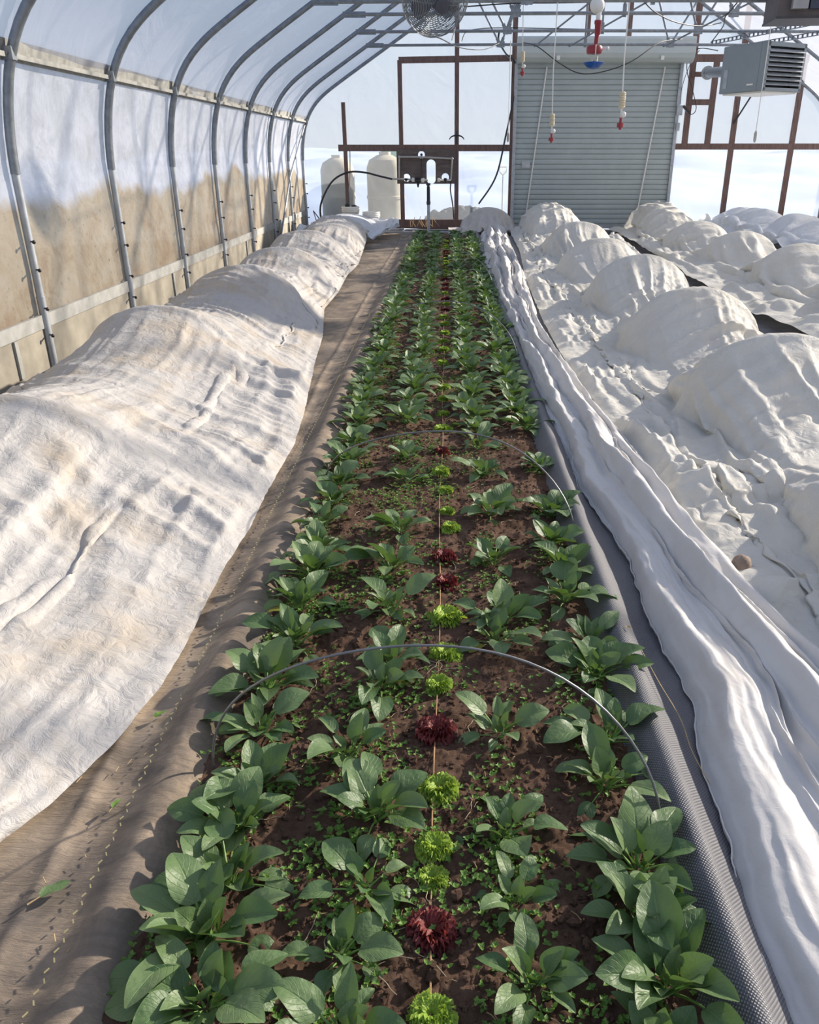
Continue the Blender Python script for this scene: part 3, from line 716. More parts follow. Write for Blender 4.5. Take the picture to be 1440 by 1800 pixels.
# unit heaters
def heater(c, w, d, hh, a, lab, mat, vent=True):
    r = root('unit_heater', c, lab, 'heater')
    R = np.array([[cos(a), -sin(a), 0], [sin(a), cos(a), 0], [0, 0, 1]])
    def P(x, y, z): return np.array((x, y, z)) @ R.T+np.array(c)
    def bx(name, cc, dd, m, g=None):
        g = G(); g.box(P(*cc), dd, a); return build(name, g, m, r)
    t = 0.02
    g = G()
    g.box(P(-w/2, 0, hh/2), (t, d, hh), a); g.box(P(w/2, 0, hh/2), (t, d, hh), a); g.box(P(0, 0, hh), (w, d, t), a); g.box(P(0, 0, 0), (w, d, t), a); g.box(P(0, d/2, hh/2), (w, t, hh), a)
    g.box(P(-w/2-.005, -.12*d, hh/2), (t, .5*d, hh*.98), a)
    g.box(P(-w*.5+.02, -d/2, hh/2), (.06, .02, hh), a); g.box(P(w*.5-.02, -d/2, hh/2), (.05, .02, hh), a); g.box(P(0, -d/2, hh-.03), (w, .02, .06), a); g.box(P(0, -d/2, .02), (w, .02, .05), a)
    build('cabinet', g, mat, r)
    bx('burner_box', (0, .05, hh/2), (w*.9, d*.7, hh*.9), M['heater_dark'])
    n = 8
    for k in range(n):
        z = .07+(hh-.15)*(k+.5)/n
        g = G(); ang = radians(38); T = [[1, 0, 0], [0, cos(ang), -sin(ang)], [0, sin(ang), cos(ang)]]
        g.box(P(0, -d/2-.005, z), (w*.93, .075, .008), a, T); build('louvre', g, M['galv_dull'], r)
    bx('badge', (-w/2-.02, -.22*d, hh*.14), (.01, .14, .025), M['white_plastic'])
    bx('rating_label', (-w/2-.012, .38*d, hh*.30), (.01, .09, hh*.42), M['galv_dull'])
    bx('drip_tray', (0, 0, -.02), (w*.9, d*.92, .03), M['white_plastic'])
    if vent:
        g = G(); fe = np.array(at(1244, 128, YW-.12)); fs = P(-w*.3, d/2-.05, hh*.5); g.tube([fs, fs+(fe-fs)*.3, fe], .095, 16); build('flue_pipe', g, M['galv'], r, True)
        g = G(); g.tube([fe-(fe-fs)/np.linalg.norm(fe-fs)*.1, fe], .14, 16); build('flue_collar', g, M['galv_dull'], r, True)
    return r
hc = at(1334, 163, 16.0)
heater(tuple(hc), 0.90, 1.0, 0.72, radians(27), 'grey louvred unit heater hanging under steel channels right of the shutter', M['heater'])
# perforated steel channels
def channel(p, q, lab):
    p = np.array(p); q = np.array(q); d = q-p; L = np.linalg.norm(d); d /= L; g = G(); n = int(L/0.1)
    for s in (-1, 1): g.bar(p+np.array([0, 0, s*.028]), q+np.array([0, 0, s*.028]), .04, .010)
    for k in range(n+1):
        c = p+d*min(L-.01, k*.1); g.bar(c-d*.018, c+d*.018, .008, .05)
    build('slotted_channel', g, M['galv'], label=lab, cat='channel', group='slotted channels carrying the heater')
channel((4.9, 17.0, 3.52), (6.7, 13.4, 3.62), 'slotted steel channel above the heater, the upper left one')
channel((5.5, 17.0, 3.46), (7.3, 13.6, 3.56), 'slotted steel channel above the heater, the lower right one')
h2 = at(1404, 38, 12.2)
r2 = root('furnace_unit', tuple(h2), 'dark brown furnace unit cut by the top right corner', 'heater')
cc = np.array(h2)
g = G(); g.box(cc+np.array([0, 0, .36]), (.74, .7, .72), -.1); build('casing', g, simple('brown_grey_casing', (.10, .085, .085), .6, .2), r2)
g = G(); g.box(cc+np.array([-.16, -.38, .26]), (.19, .1, .34), -.1); build('gas_valve', g, simple('dusty_grey_box', (.33, .33, .34), .6), r2)
g = G(); g.box(cc+np.array([.09, -.37, .27]), (.24, .08, .36), -.1); build('motor_box', g, simple('navy_box', (.03, .04, .07), .5), r2)
g = G(); g.box(cc+np.array([0, -.03, .0]), (.78, .70, .025), -.1); build('base_pan', g, M['dark_steel'], r2)
g = G(); g.tube([cc+np.array([.22, -.45, .1]), cc+np.array([.3, -.45, .5])], .05, 8); build('elbow', g, M['galv_dull'], r2, True)

# wiring right of the shutter
bxx = at(1194, 194, YW-.15)
cb = root('control_box', bxx, 'small grey control box with black lever beside the shutter', 'box')
g = G(); g.box(np.array(bxx), (.13, .12, .2)); build('case', g, M['galv_dull'], cb)
g = G(); g.bar(np.array(bxx)+np.array([.07, -.05, .09]), np.array(bxx)+np.array([.22, -.05, -.06]), .05, .05); build('lever', g, M['black_plastic'], cb)
c2 = at(1191, 223, YW-.15); g = G(); g.box(np.array(c2), (.08, .1, .17)); build('junction_box', g, M['galv_dull'], label='tiny grey junction box under the control box by the shutter', cat='box')
def cable(P, r, lab, mat='black_plastic'):
    g = G(); g.tube(bez(P, 60), r, 6); build('cable', g, M[mat], smooth=True, label=lab, cat='cable', group='loose cables around the roof')
cable([at(920, 75, 17.5), at(945, 82, 17.0), at(985, 112, 16.8), at(1020, 129, 16.6), at(1060, 126, 16.5), at(1110, 108, 16.5), at(1160, 75, 17), at(1200, 69, 18)], .009, 'black cable sagging in a long curve across the shutter hood')
cable([at(1205, 192, YW-.16), at(1216, 201, YW-.16), at(1224, 190, YW-.16), at(1218, 160, YW-.16), at(1208, 125, YW-.2), at(1212, 95, YW-.2), at(1232, 85, YW-.3), at(1262, 89, 17.2)], .009, 'black cable looping from the control box up to the heater')
cable([at(1196, 184, YW-.16), at(1200, 150, YW-.16), at(1215, 110, YW-.16), at(1230, 88, YW-.2)], .007, 'thin black cable rising straight from the control box')
cable([at(750, 60, 9.6), at(775, 68, 12), at(810, 84, 15), at(850, 87, 17), at(878, 76, 18.2)], .008, 'black cable drooping from the fan toward the roof pipes')
cable([at(812, 72, 18.3), at(820, 56, 17.4), at(850, 50, 16.6), at(900, 49, 16.6), at(960, 50, 16.6), at(1060, 52, 16.6)], .008, 'black cable lying along a roof pipe left of the red sprinkler')
cable([at(1130, 0, 13), at(1150, 20, 13.2), at(1185, 38, 13.5), at(1230, 46, 14.0), at(1268, 40, 14.5)], .008, 'dark cable sagging under the roof pipes left of the furnace')
cable([at(1300, 0, 14), at(1285, 18, 14.4), at(1275, 30, 14.6), at(1272, 45, 15), at(1260, 62, 16), at(1250, 75, 17)], .010, 'dark cable dropping from the roof between shutter and heater')
cable([at(815, 12, 14.5), at(900, 6, 14.5), at(980, 5, 14.5), at(1060, 3, 14.5), at(1110, 0, 14.5)], .010, 'dark cable strung straight along the top roof pipe')
g = G(); g.tube([at(1320, 170, YW-.12), at(1290, 217, YW-.06)], .02, 6); build('strut', g, M['dark_steel'], smooth=True, label='dark slanting strut below the heater against the timber post', cat='brace')

# ------------------------------------------------------------------ ground and outside
def flat(name, x0, x1, y0, y1, z, mat, lab, kind='structure', n=2, amp=0, sc=1, seed=0, cat=None):
    nx = max(2, int((x1-x0)/n)+1); ny = max(2, int((y1-y0)/n)+1)
    X, Y = np.meshgrid(np.linspace(x0, x1, nx), np.linspace(y0, y1, ny), indexing='ij'); Z = z+amp*fbm(X*sc, Y*sc, seed)
    V = np.stack([X, Y, Z], -1).reshape(-1, 3); i, j = np.meshgrid(np.arange(nx-1), np.arange(ny-1), indexing='ij'); a = (i*ny+j).ravel()
    me = mk_mesh(name, V, np.stack([a, a+ny, a+ny+1, a+1], 1)); me.materials.append(mat)
    o = bpy.data.objects.new(name, me); C.objects.link(o); return tag(o, lab, cat, kind=kind)
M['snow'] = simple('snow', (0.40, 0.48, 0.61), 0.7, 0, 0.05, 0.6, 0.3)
M['dark_fabric'] = simple('dark_ground_fabric', (0.075, 0.075, 0.085), 0.7, 0, 0.35, 6, 0.3)
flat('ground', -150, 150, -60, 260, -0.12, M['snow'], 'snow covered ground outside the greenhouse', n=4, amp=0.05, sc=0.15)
flat('floor', -3.5, 2*CX+3.5, YF, YB, -0.03, M['dark_fabric'], 'dark ground fabric between the beds', n=0.5)
# snow bank outside the end wall
X, Y = np.meshgrid(np.linspace(-14, 22, 90), np.linspace(22.5, 60, 60), indexing='ij')
Z = -0.15+np.clip((Y-22.5)/20, 0, 1)**0.8*1.9+0.35*fbm(X*.25, Y*.25, 4)*np.clip((Y-22.5)/4, 0, 1)
V = np.stack([X, Y, Z], -1).reshape(-1, 3); ny = 60; i, j = np.meshgrid(np.arange(89), np.arange(59), indexing='ij'); a = (i*ny+j).ravel()
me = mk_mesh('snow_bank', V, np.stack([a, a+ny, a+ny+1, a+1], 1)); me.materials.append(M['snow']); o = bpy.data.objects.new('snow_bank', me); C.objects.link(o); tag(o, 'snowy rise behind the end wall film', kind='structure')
# tanks outside
for x, y, rr, hh, lab in ((-2.75, 21.6, .42, 1.55, 'tall beige tank outside the film, behind the short stud'), (-1.55, 21.5, .46, 1.62, 'tall beige tank outside the film, beside the plywood panel')):
    t = root('storage_tank', (x, y, 0), lab, 'tank', 'beige tanks outside the end wall')
    g = G(); g.lathe([(rr*.9, -.1), (rr, -.05), (rr, .6), (rr*1.04, .62), (rr*1.04, .68), (rr, .7), (rr, hh*.82), (rr*.85, hh*.93), (rr*.4, hh), (.001, hh)], (x, y, 0), 32); build('shell', g, M['bin'], t, True)
    g = G(); g.tube([(x, y, hh-.02), (x, y, hh+.07)], rr*.32, 20); build('lid', g, M['pale_wood'], t, True)
g = G(); g.box((-1.35, 22.4, 1.60), (.7, .3, .25)); build('green_crate', g, simple('green_paint', (.15, .42, .33), .6), label='blurred green box outside the film above the beige tank', cat='box')
# shovel outside
x, y, z = at(884, 325, 21.0)
s = root('garden_shovel', (x, y, z-.6), 'shovel with pale D-handle standing outside left of the shutter', 'shovel')
g = G(); g.tube([(x, y, z-.6), (x, y, z+.25)], .018, 8); build('shaft', g, M['galv_dull'], s, True)
g = G(); g.tube([(x-.0, y, z+.22), (x-.08, y, z+.3), (x-.09, y, z+.4), (x+.09, y, z+.4), (x+.08, y, z+.3), (x, y, z+.22)], .02, 8); build('grip', g, M['white_plastic'], s, True)
# dark heap outside
th, rr2 = np.meshgrid(np.linspace(0, 2*pi, 60), np.linspace(0, 1, 24), indexing='ij')
X = .35+1.15*rr2*np.cos(th); Y = 21.9+.5*rr2*np.sin(th); Z = -.14+.62*(1-rr2**2)**.8*(1+.5*fbm(X*2.2, Y*2.2, 88, 4))+.12*fbm(X*9, Y*9, 89, 3)*(1-rr2)
def _heap():
    V = np.stack([X, Y, Z], -1).reshape(-1, 3); i, j = np.meshgrid(np.arange(59), np.arange(23), indexing='ij'); a = (i*24+j).ravel()
    me = mk_mesh('weed_heap', V, np.stack([a, a+24, a+25, a+1], 1)); me.materials.append(simple('dark_weeds', (.045, .05, .045), .95, 0, .6, 9, .8)); o = bpy.data.objects.new('weed_heap', me); C.objects.link(o)
    tag(o, 'dark heap of dead weeds in the snow outside, behind the hydrant', 'heap')
_heap()
g = G(); rb = np.random.default_rng(8)
for k in range(14):
    x = rb.uniform(-.9, 0); g.tube([(x, 20.2, .05), (x+rb.normal(0, .06), 20.2, rb.uniform(.15, .32))], .006, 4)
build('dry_weeds', g, M['straw'], smooth=True, label='thin reddish dry weeds standing at the dark sill behind the hydrant', cat='weeds', kind='stuff')
# ------------------------------------------------------------------ the open bed
BX0, BX1, BY0, BY1 = -0.68, 0.56, 0.25, 18.6
def grid_obj(name, X, Y, Z, mat, lab, cat, kind=None, smooth=True, group=None):
    m, n = X.shape; V = np.stack([X, Y, Z], -1).reshape(-1, 3)
    p = np.array([V[:, 0].mean(), V[:, 1].mean(), V[:, 2].min()])
    i, j = np.meshgrid(np.arange(m-1), np.arange(n-1), indexing='ij'); a = (i*n+j).ravel()
    me = mk_mesh(name, V-p, np.stack([a, a+n, a+n+1, a+1], 1), smooth=smooth); me.materials.append(mat)
    o = bpy.data.objects.new(name, me); C.objects.link(o); o.location = p
    return tag(o, lab, cat, group, kind)
def soilz(x, y):
    return 0.035+0.018*fbm(x*5, y*5, 21, 4)+0.012*fbm(x*22, y*22, 25, 3)-0.02*np.clip((np.abs(x-(BX0+BX1)/2)-.5)/.12, 0, 1)
q = [BY0]
while q[-1] < BY1: q.append(q[-1]+0.006*max(1.0, q[-1]/1.3))
ys = np.array(q); xs = np.linspace(BX0-.03, BX1+.03, 190)
X, Y = np.meshgrid(xs, ys, indexing='ij')
fade = np.clip(3.0/(Y), .3, 1)
Z = soilz(X, Y)+fade*0.012*np.maximum(0, fbm(X*60, Y*60, 31, 3))
grid_obj('soil_bed', X, Y, Z, M['soil'], 'dark brown crumbly soil of the long open planting bed', 'soil', 'stuff')

def scatter(T, pos, rotz, tilt, sc, tilt_dir=None, tint=None):
    """T=(V,F,uv) template copied many times into one array mesh"""
    Vt, Ft, uvt = T; k = len(pos)
    ca, sa = np.cos(rotz), np.sin(rotz); ct, st = np.cos(tilt), np.sin(tilt)
    V = Vt[None]*np.asarray(sc)[:, None, None]
    x = V[..., 0]*ct[:, None]-V[..., 2]*st[:, None]; z = V[..., 0]*st[:, None]+V[..., 2]*ct[:, None]; y = V[..., 1]
    W = np.stack([x*ca[:, None]-y*sa[:, None], x*sa[:, None]+y*ca[:, None], z], -1)+pos[:, None]
    F = Ft[None]+(np.arange(k)*len(Vt))[:, None, None]
    uv = np.tile(uvt, (k, 1)); t = np.repeat(np.asarray(tint) if tint is not None else np.zeros(k), len(Vt))
    return W.reshape(-1, 3), F.reshape(-1, F.shape[-1]), uv, t
# clods
bmt = G(); bmt.ball((0, 0, 0), 1, 6, 4); cv = bmt.v[0]*np.array([1, .8, .6])*(1+.25*np.random.default_rng(1).standard_normal((len(bmt.v[0]), 1)))
cf = np.array([f if len(f) == 4 else (f[0], f[1], f[2], f[3]) for f in bmt.f if len(f) == 4])
N = 18000
py = 0.5+ (rng.random(N)**1.8)*9; px = rng.uniform(BX0+.02, BX1-.02, N); sc = rng.gamma(1.7, .0022, N)+.002
pz = soilz(px, py)+sc*.3
W, F, uv, t = scatter((cv, cf, np.zeros((len(cv), 2))), np.stack([px, py, pz], 1), rng.uniform(0, 6.28, N), rng.uniform(-.6, .6, N), sc)
me = mk_mesh('soil_clods', W, F, smooth=False); me.materials.append(M['soil']); o = bpy.data.objects.new('soil_clods', me); C.objects.link(o); tag(o, 'small loose crumbs of soil strewn over the open bed', 'soil', kind='stuff')
# straw bits on the soil
g = G()
for k in range(420):
    y = 0.8+rng.random()**1.6*6; x = rng.uniform(BX0+.05, BX1-.05); a = rng.uniform(0, 6.28); L = rng.uniform(.008, .035)
    z = float(soilz(x, y))+.008; g.tube([(x, y, z), (x+L*.5*cos(a), y+L*.5*sin(a), z+.006), (x+L*cos(a), y+L*sin(a)*.9, z+.001)], .0009, 4, cap=False)
build('straw_bits', g, M['straw'], label='short dry straw bits lying on the dark soil', cat='straw', kind='stuff')

# path fabrics ----------------------------------------------------------
ys = np.concatenate([np.arange(0.2, 5, .02), np.arange(5, 19.2, .05)])
s = np.linspace(0, 1, 110)
S, Y = np.meshgrid(s, ys, indexing='ij')
X = -2.0+S*1.40+0.02*fbm(Y*.6, Y*0, 41)*S
prof = 0.0+0.055*np.exp(-((X+.78)/.075)**2)*(0.8+.5*fbm(Y*.9, Y*0, 44))-0.05*np.clip((X+.70)/.08, 0, 1)
Z = 0.012+prof+0.010*fbm(X*6, Y*3, 42, 4)+0.006*fbm(X*5, Y*22, 43, 3)+.012*np.exp(-((X+1.0-.04*fbm(Y*.5, Y*0, 46))/.02)**2)
Z = np.maximum(Z, -0.02)
pf = grid_obj('landscape_fabric', X, Y, Z, M['fabric_left'], 'worn brown-grey landscape fabric on the path left of the open bed', 'fabric')
s = np.linspace(0, 1, 110); S, Y = np.meshgrid(s, ys, indexing='ij')
X = 0.50+S*1.2+0.015*fbm(Y*.6, Y*0, 51)
Z = 0.012+0.085*np.exp(-((X-.625)/.065)**2)*(0.95+.25*fbm(Y*.7, Y*0, 54))-.03*np.clip((.56-X)/.06, 0, 1)+0.006*fbm(X*5, Y*2.5, 52, 3)
Z = np.maximum(Z, -0.015)
grid_obj('woven_mat', X, Y, Z, M['fabric_right'], 'grey dimpled woven mat with raised rolled edge right of the open bed', 'mat')
# yellow stitched line on left fabric
g = G(); P = []
for y in np.arange(.7, 9, .012*1.0):
    P.append(y)
def lfz(x, y): return 0.012+0.055*math.exp(-((x+.78)/.075)**2)+.016
for k, y in enumerate(P[::2]):
    x = -.86+.02*float(fbm(y*.6, 3, 5)); g.box((x+.003*(-1)**k, y, lfz(x, y)+.003), (.0028, .013, .002), .5*(-1)**k)
M['yellow_thread'] = simple('yellow_thread', (.34, .30, .15), .8)
build('marking_thread', g, M['yellow_thread'], label='thin yellow stitched guide line running along the left landscape fabric', cat='thread')

# ------------------------------------------------------------------ draped covers: a small cloth solver
def drape(name, ys, xl, xr, nx, hoopf, rest, ry, mat, lab, steps=90, iters=5, seed=0, gz=None, startz=None, thick=0.0, group=None, amp=0.006, endpin=False, bend=0.12, hmax=.58, fold=.022, shear=0.0, hyl=None, rad=1.0, small=.1):
    ny = len(ys); r = np.random.default_rng(seed)
    t = np.linspace(0, 1, nx)[:, None]
    XLs = xl(ys)[None]; XRs = xr(ys)[None]
    X = XLs+(XRs-XLs)*t; Y = np.repeat(ys[None], nx, 0).astype(float)
    top = startz(X, Y) if startz else np.full_like(X, .6)
    Z = top+0.015*fbm(X*3.3, Y*2.1, seed+3, 4)
    P = np.stack([X, Y, Z], -1).astype(np.float32)
    P += r.normal(0, .0015, P.shape).astype(np.float32)
    lx = rest(ys).astype(np.float32)/(nx-1)                    # rest length per column of rows
    RX = np.repeat(lx[None], nx, 0); dY = np.gradient(ys).astype(np.float32)
    RY = np.repeat((dY*ry)[None], nx, 0).astype(np.float32)
    V = np.zeros_like(P); pin = np.ones((nx, ny, 1), np.float32); pin[0] = 0; pin[-1] = 0
    if endpin: pin[:, 0] = 0; pin[:, -1] = 0
    P[0, :, 2] = 0.036+0.02*np.abs(fbm(ys*2.5, ys*0, seed+8)); P[-1, :, 2] = P[0, :, 2]
    def con(A, B, wa, wb, L, ks, kc):
        D = B-A; d = np.sqrt((D*D).sum(-1, keepdims=True))+1e-9; e = (d-L[..., None])/d
        e = np.where(e > 0, e*ks, e*kc); w = wa+wb+1e-9
        A += D*e*(wa/w); B -= D*e*(wb/w)
    RD = np.sqrt(RX**2+RY**2)
    def gr(P): return (gz(P[..., 0], P[..., 1]) if gz else 0.0)+.034
    for st in range(steps):
        V *= 0.93; V[..., 2] -= 0.0016*1.0
        Q = P+V*pin
        for it in range(iters):
            for o in (0, 1):
                con(Q[o:-1:2], Q[o+1::2], pin[o:-1:2], pin[o+1::2], RX[o:-1:2], .9, .55)
                con(Q[:, o:-1:2], Q[:, o+1::2], pin[:, o:-1:2], pin[:, o+1::2], RY[:, o:-1:2], .9, .55)
            for o in (0, 1):
                n_ = min(Q[o:-1:2].shape[0], Q[o+1::2].shape[0])
                a = Q[o:-1:2][:, :-1]; b = Q[o+1::2][:, 1:]; con(a, b, pin[o:-1:2][:, :-1], pin[o+1::2][:, 1:], RD[o:-1:2][:, :-1], .35, .1)
                a = Q[o:-1:2][:, 1:]; b = Q[o+1::2][:, :-1]; con(a, b, pin[o:-1:2][:, 1:], pin[o+1::2][:, :-1], RD[o:-1:2][:, :-1], .35, .1)
            if bend and it % 2 == 0:
                for o in range(4):
                    a = Q[o:-2:4]; b = Q[o+2::4]; n_ = min(len(a), len(b)); con(a[:n_], b[:n_], pin[o:-2:4][:n_], pin[o+2::4][:n_], 2*RX[o:-2:4][:n_], 0.0, bend)
                    a = Q[:, o:-2:4]; b = Q[:, o+2::4]; n_ = min(a.shape[1], b.shape[1]); con(a[:, :n_], b[:, :n_], pin[:, o:-2:4][:, :n_], pin[:, o+2::4][:, :n_], 2*RY[:, o:-2:4][:, :n_], 0.0, bend)
            H = np.maximum(hoopf(Q[..., 0], Q[..., 1]), gr(Q))
            low = Q[..., 2] < H
            Q[..., 2] = np.where(low, H, Q[..., 2])
        V = Q-P
        V[low] *= np.array([.35, .35, .0], np.float32)
        sp = np.sqrt((V*V).sum(-1, keepdims=True)); V *= np.minimum(1, .05/(sp+1e-9))
        P = Q
    P = P.astype(float)
    # folds running down the fall line
    if fold:
        Tx = np.gradient(P, axis=0); Ty = np.gradient(P, axis=1); N_ = np.cross(Tx, Ty); N_ /= np.linalg.norm(N_, axis=-1, keepdims=True)+1e-9
        N_ *= np.sign(N_[..., 2:3]+1e-9)
        s_ = np.repeat(np.linspace(0, 1, nx)[:, None]*float(np.mean(rest(ys))), ny, 1); yy = P[..., 1]
        wr = .35*fbm(s_*1.1, yy*1.1, seed+20, 3); cov = np.clip(.5+1.1*fbm(s_*.9, yy*.8, seed+33, 3), 0.15, 1)
        rg = lambda q: 1.5*np.exp(-5.5*np.sqrt(q*q+.0012))
        yy = yy+shear*s_
        dsp = fold*(.9*rg(fbm(yy*4.0+wr*1.2, s_*.35+wr*.3, seed+21, 2))+.5*rg(fbm(yy*9+wr*3, s_*.9, seed+25, 2))+small*rg(fbm(yy*14+s_*4, s_*9+wr*6, seed+29, 3)))*cov
        if hyl is not None:
            dh = np.min(np.abs(P[..., 1][..., None]-np.array(hyl)[None, None]), -1); m_ = np.clip(dh/.35, 0, 1)**.8
            dsp = dsp*(.35+.65*m_)+rad*fold*m_*(1.0*rg(fbm(s_*4.6+wr*1.2+.25*np.sin(yy*1.7), yy*.4, seed+51, 2))+.5*rg(fbm(s_*10+wr*2, yy*.8, seed+55, 2)))*np.clip(.75+.8*fbm(s_, yy, seed+58), .2, 1.25)
        e_ = np.minimum(1, np.minimum(np.arange(nx), np.arange(nx)[::-1])/4)[:, None]
        P += N_*(dsp*e_)[..., None]
        P[..., 2] = np.maximum(P[..., 2], .036)
    # gentle smoothing against grid noise
    for _ in range(1):
        P[1:-1, 1:-1] = P[1:-1, 1:-1]*.8+.05*(P[:-2, 1:-1]+P[2:, 1:-1]+P[1:-1, :-2]+P[1:-1, 2:])
    o = grid_obj(name, P[..., 0], P[..., 1], P[..., 2], mat, lab, 'row cover', group=group)
    md = o.modifiers.new('sub', 'SUBSURF'); md.levels = 1; md.render_levels = 1
    return o
def hoops(cx, half, hs, sagk=.62, pw=1.5, edge=None, edge0=None, nar=0.0):
    """thin wire hoops (y, height, x offset) and the level to which crops and tension hold the cover between them"""
    hs = sorted(hs); hy = np.array([h[0] for h in hs]); hh = np.array([h[1] for h in hs]); ho = np.array([h[2] for h in hs])
    def f(X, Y):
        H = np.full(X.shape, -1.0, np.float32)
        for (yh, hgt, ox) in hs:
            u = np.clip((X-cx-ox)/half, -1, 1); z = hgt*np.sqrt(np.maximum(0, 1-np.abs(u)**2.2))
            H = np.maximum(H, np.where(np.abs(Y-yh) < .035, z, -1))
        k = np.clip(np.searchsorted(hy, Y)-1, 0, len(hy)-2); tau = np.clip((Y-hy[k])/(hy[k+1]-hy[k]), 0, 1)
        fac = sagk+(1-sagk)*np.abs(2*tau-1)**pw*1.0
        hgt = (hh[k]*(1-tau)+hh[k+1]*tau)*fac; ox = ho[k]*(1-tau)+ho[k+1]*tau
        he = half*.97*(1-(1-fac)*nar); u = np.clip((X-cx-ox)/he, -1, 1); z = (hgt-.012)*np.sqrt(np.maximum(0, 1-np.abs(u)**2.0))
        if edge is not None:
            x1 = cx+ox+half*.72; z1 = hgt*.69; x2 = edge(Y); z = np.maximum(z, np.where(X > x1, (z1-.05)*np.clip((x2-X)/(x2-x1), 0, 1)**1.25+.03, -1))
        if edge0 is not None:
            x1 = cx+ox-half*.72; z1 = hgt*.69; x2 = edge0(Y); z = np.maximum(z, np.where(X < x1, (z1-.05)*np.clip((x2-X)/(x2-x1), 0, 1)**1.25+.03, -1))
        return np.maximum(H, z)
    return f
def arc_len(cx, half, hh, a, b, k=0.0):
    """length of the path over a hoop; k=0 tight as a tent, k=1 hugging the wire"""
    x = np.linspace(a, b, 160); u = np.clip((x-cx)/half, -1, 1); z = hh*np.sqrt(np.maximum(0, 1-np.abs(u)**2.2))
    La = float(np.sqrt(np.diff(x)**2+np.diff(z)**2).sum()); h = []
    for p in zip(x, z):
        while len(h) > 1 and (h[-1][0]-h[-2][0])*(p[1]-h[-2][1])-(h[-1][1]-h[-2][1])*(p[0]-h[-2][0]) >= 0: h.pop()
        h.append(p)
    h = np.array(h); Lh = float(np.sqrt((np.diff(h, axis=0)**2).sum(1)).sum())
    return Lh+(La-Lh)*k
def interp(pts):
    a = np.array(sorted(pts, key=lambda p: p[1])); return lambda y: np.interp(y, a[:, 1], a[:, 0])
def start_tent(cx, half, hmax, hs=None):
    def f(X, Y):
        u = np.clip((X-cx)/(half*1.35), -1, 1); return (hmax+.04)*np.sqrt(np.maximum(0, 1-np.abs(u)**2))+.06
    return f

import time as _t
T0 = _t.time()
# left cover
le = [(-1.22, 1.2), (-1.15, 1.51), (-1.08, 1.63), (-1.0, 1.88), (-0.95, 2.15), (-0.94, 2.38), (-0.95, 3.01), (-0.93, 3.4), (-0.94, 3.81), (-0.93, 4.6), (-0.97, 5.17), (-1.13, 6.76), (-1.2, 7.67), (-1.40, 9.2), (-1.39, 10.37), (-1.45, 11.88), (-1.42, 13.15), (-1.52, 15), (-1.6, 16.6)]
LH = [(1.25, .56, 0), (3.78, .57, 0.05), (6.25, .58, 0), (8.7, .57, .08), (10.9, .54, .05), (13.2, .55, 0), (15.2, .5, .1)]
ys = np.concatenate([np.arange(.7, 9, .026), np.arange(9, 16.6, .045)])
xrf = interp(le); xlf = lambda y: np.full_like(y, -3.22)
rest = lambda y: np.array([arc_len(-2.25, .66, .56, -3.22, float(xrf(v)), .04)*1.0 for v in y])
plants_l = lambda X, Y: (0.07+.07*fbm(X*1.7, Y*1.7, 61, 3))*np.clip(1.2-np.abs(X+2.25)/.7, 0, 1)+.008
drape('row_cover', ys, xlf, xrf, 112, hoops(-2.25, .66, LH, .60, 1.8, xrf, xlf), rest, 1.02, M['cover_left'], 'long wrinkled stained white row cover over hoops along the film side wall', steps=110, seed=2, gz=plants_l, fold=.050, shear=.55, hyl=[h[0] for h in LH], rad=.55, startz=start_tent(-2.25, .72, .56))
# right bed cover
rr_ = [(2.95, 1.5), (3.0, 5), (3.03, 7.0), (3.08, 8.2), (3.12, 9.94), (3.25, 12.48), (3.5, 16.1), (3.4, 19.2)]
rl_ = [(0.98, 1.5), (1.02, 2.6), (1.12, 3.4), (1.1, 4.5), (1.0, 6.3), (1.0, 8.3), (1.1, 11.7), (1.3, 15), (1.4, 19.2)]
RH = [(3.0, .56, 0), (5.1, .60, 0), (7.05, .58, -.02), (9.25, .62, .0), (11.7, .58, .0), (14.3, .60, .1), (17.6, .60, .1)]
ys = np.concatenate([np.arange(1.5, 9, .023), np.arange(9, 19.2, .05)])
xlf2 = interp(rl_); xrf2 = interp(rr_)
rest = lambda y: np.array([arc_len(2.15, .62, .60, float(xlf2(v)), float(xrf2(v)), .40)*1.015 for v in y])
plants_r = lambda X, Y: (0.05+.09*fbm(X*1.5, Y*1.5, 71, 3))*np.clip(1.25-np.abs(X-2.15)/.7, 0, 1)+.045*np.maximum(0, fbm(X*3, Y*3, 75, 3))+.008
drape('row_cover', ys, xlf2, xrf2, 136, hoops(2.15, .62, RH, .26, 1.4, nar=.3), rest, 1.03, M['cover_right'], 'white row cover sagging between tall hoops on the bed right of the grey mat', steps=110, seed=4, gz=plants_r, fold=.056, shear=-.25, hyl=[h[0] for h in RH], startz=start_tent(2.15, .68, .58))
# third bed
tl = [(3.42, 6.5), (3.42, 8.3), (3.34, 9.3), (3.45, 11.9), (3.72, 17.0), (3.75, 19.6)]
TH = [(8.6, .56, 0), (10.9, .58, 0), (13.1, .56, -.05), (15.2, .54, -.1), (18.4, .60, .1)]
ys = np.arange(6.4, 19.7, .05); xlf3 = interp(tl); xrf3 = lambda y: np.full_like(y, 5.75)
rest = lambda y: np.array([arc_len(4.65, .62, .57, float(xlf3(v)), 5.75, .4)*1.03 for v in y])
drape('row_cover', ys, xlf3, xrf3, 62, hoops(4.65, .62, TH, .34, 1.4, nar=.3), rest, 1.02, M['cover_right'], 'white row cover over hoops on the bed beyond the narrow dark path', steps=80, seed=6, fold=.06, hyl=[h[0] for h in TH], gz=lambda X, Y: .03+.05*fbm(X*1.5, Y*1.5, 81, 3), startz=start_tent(4.65, .68, .55))
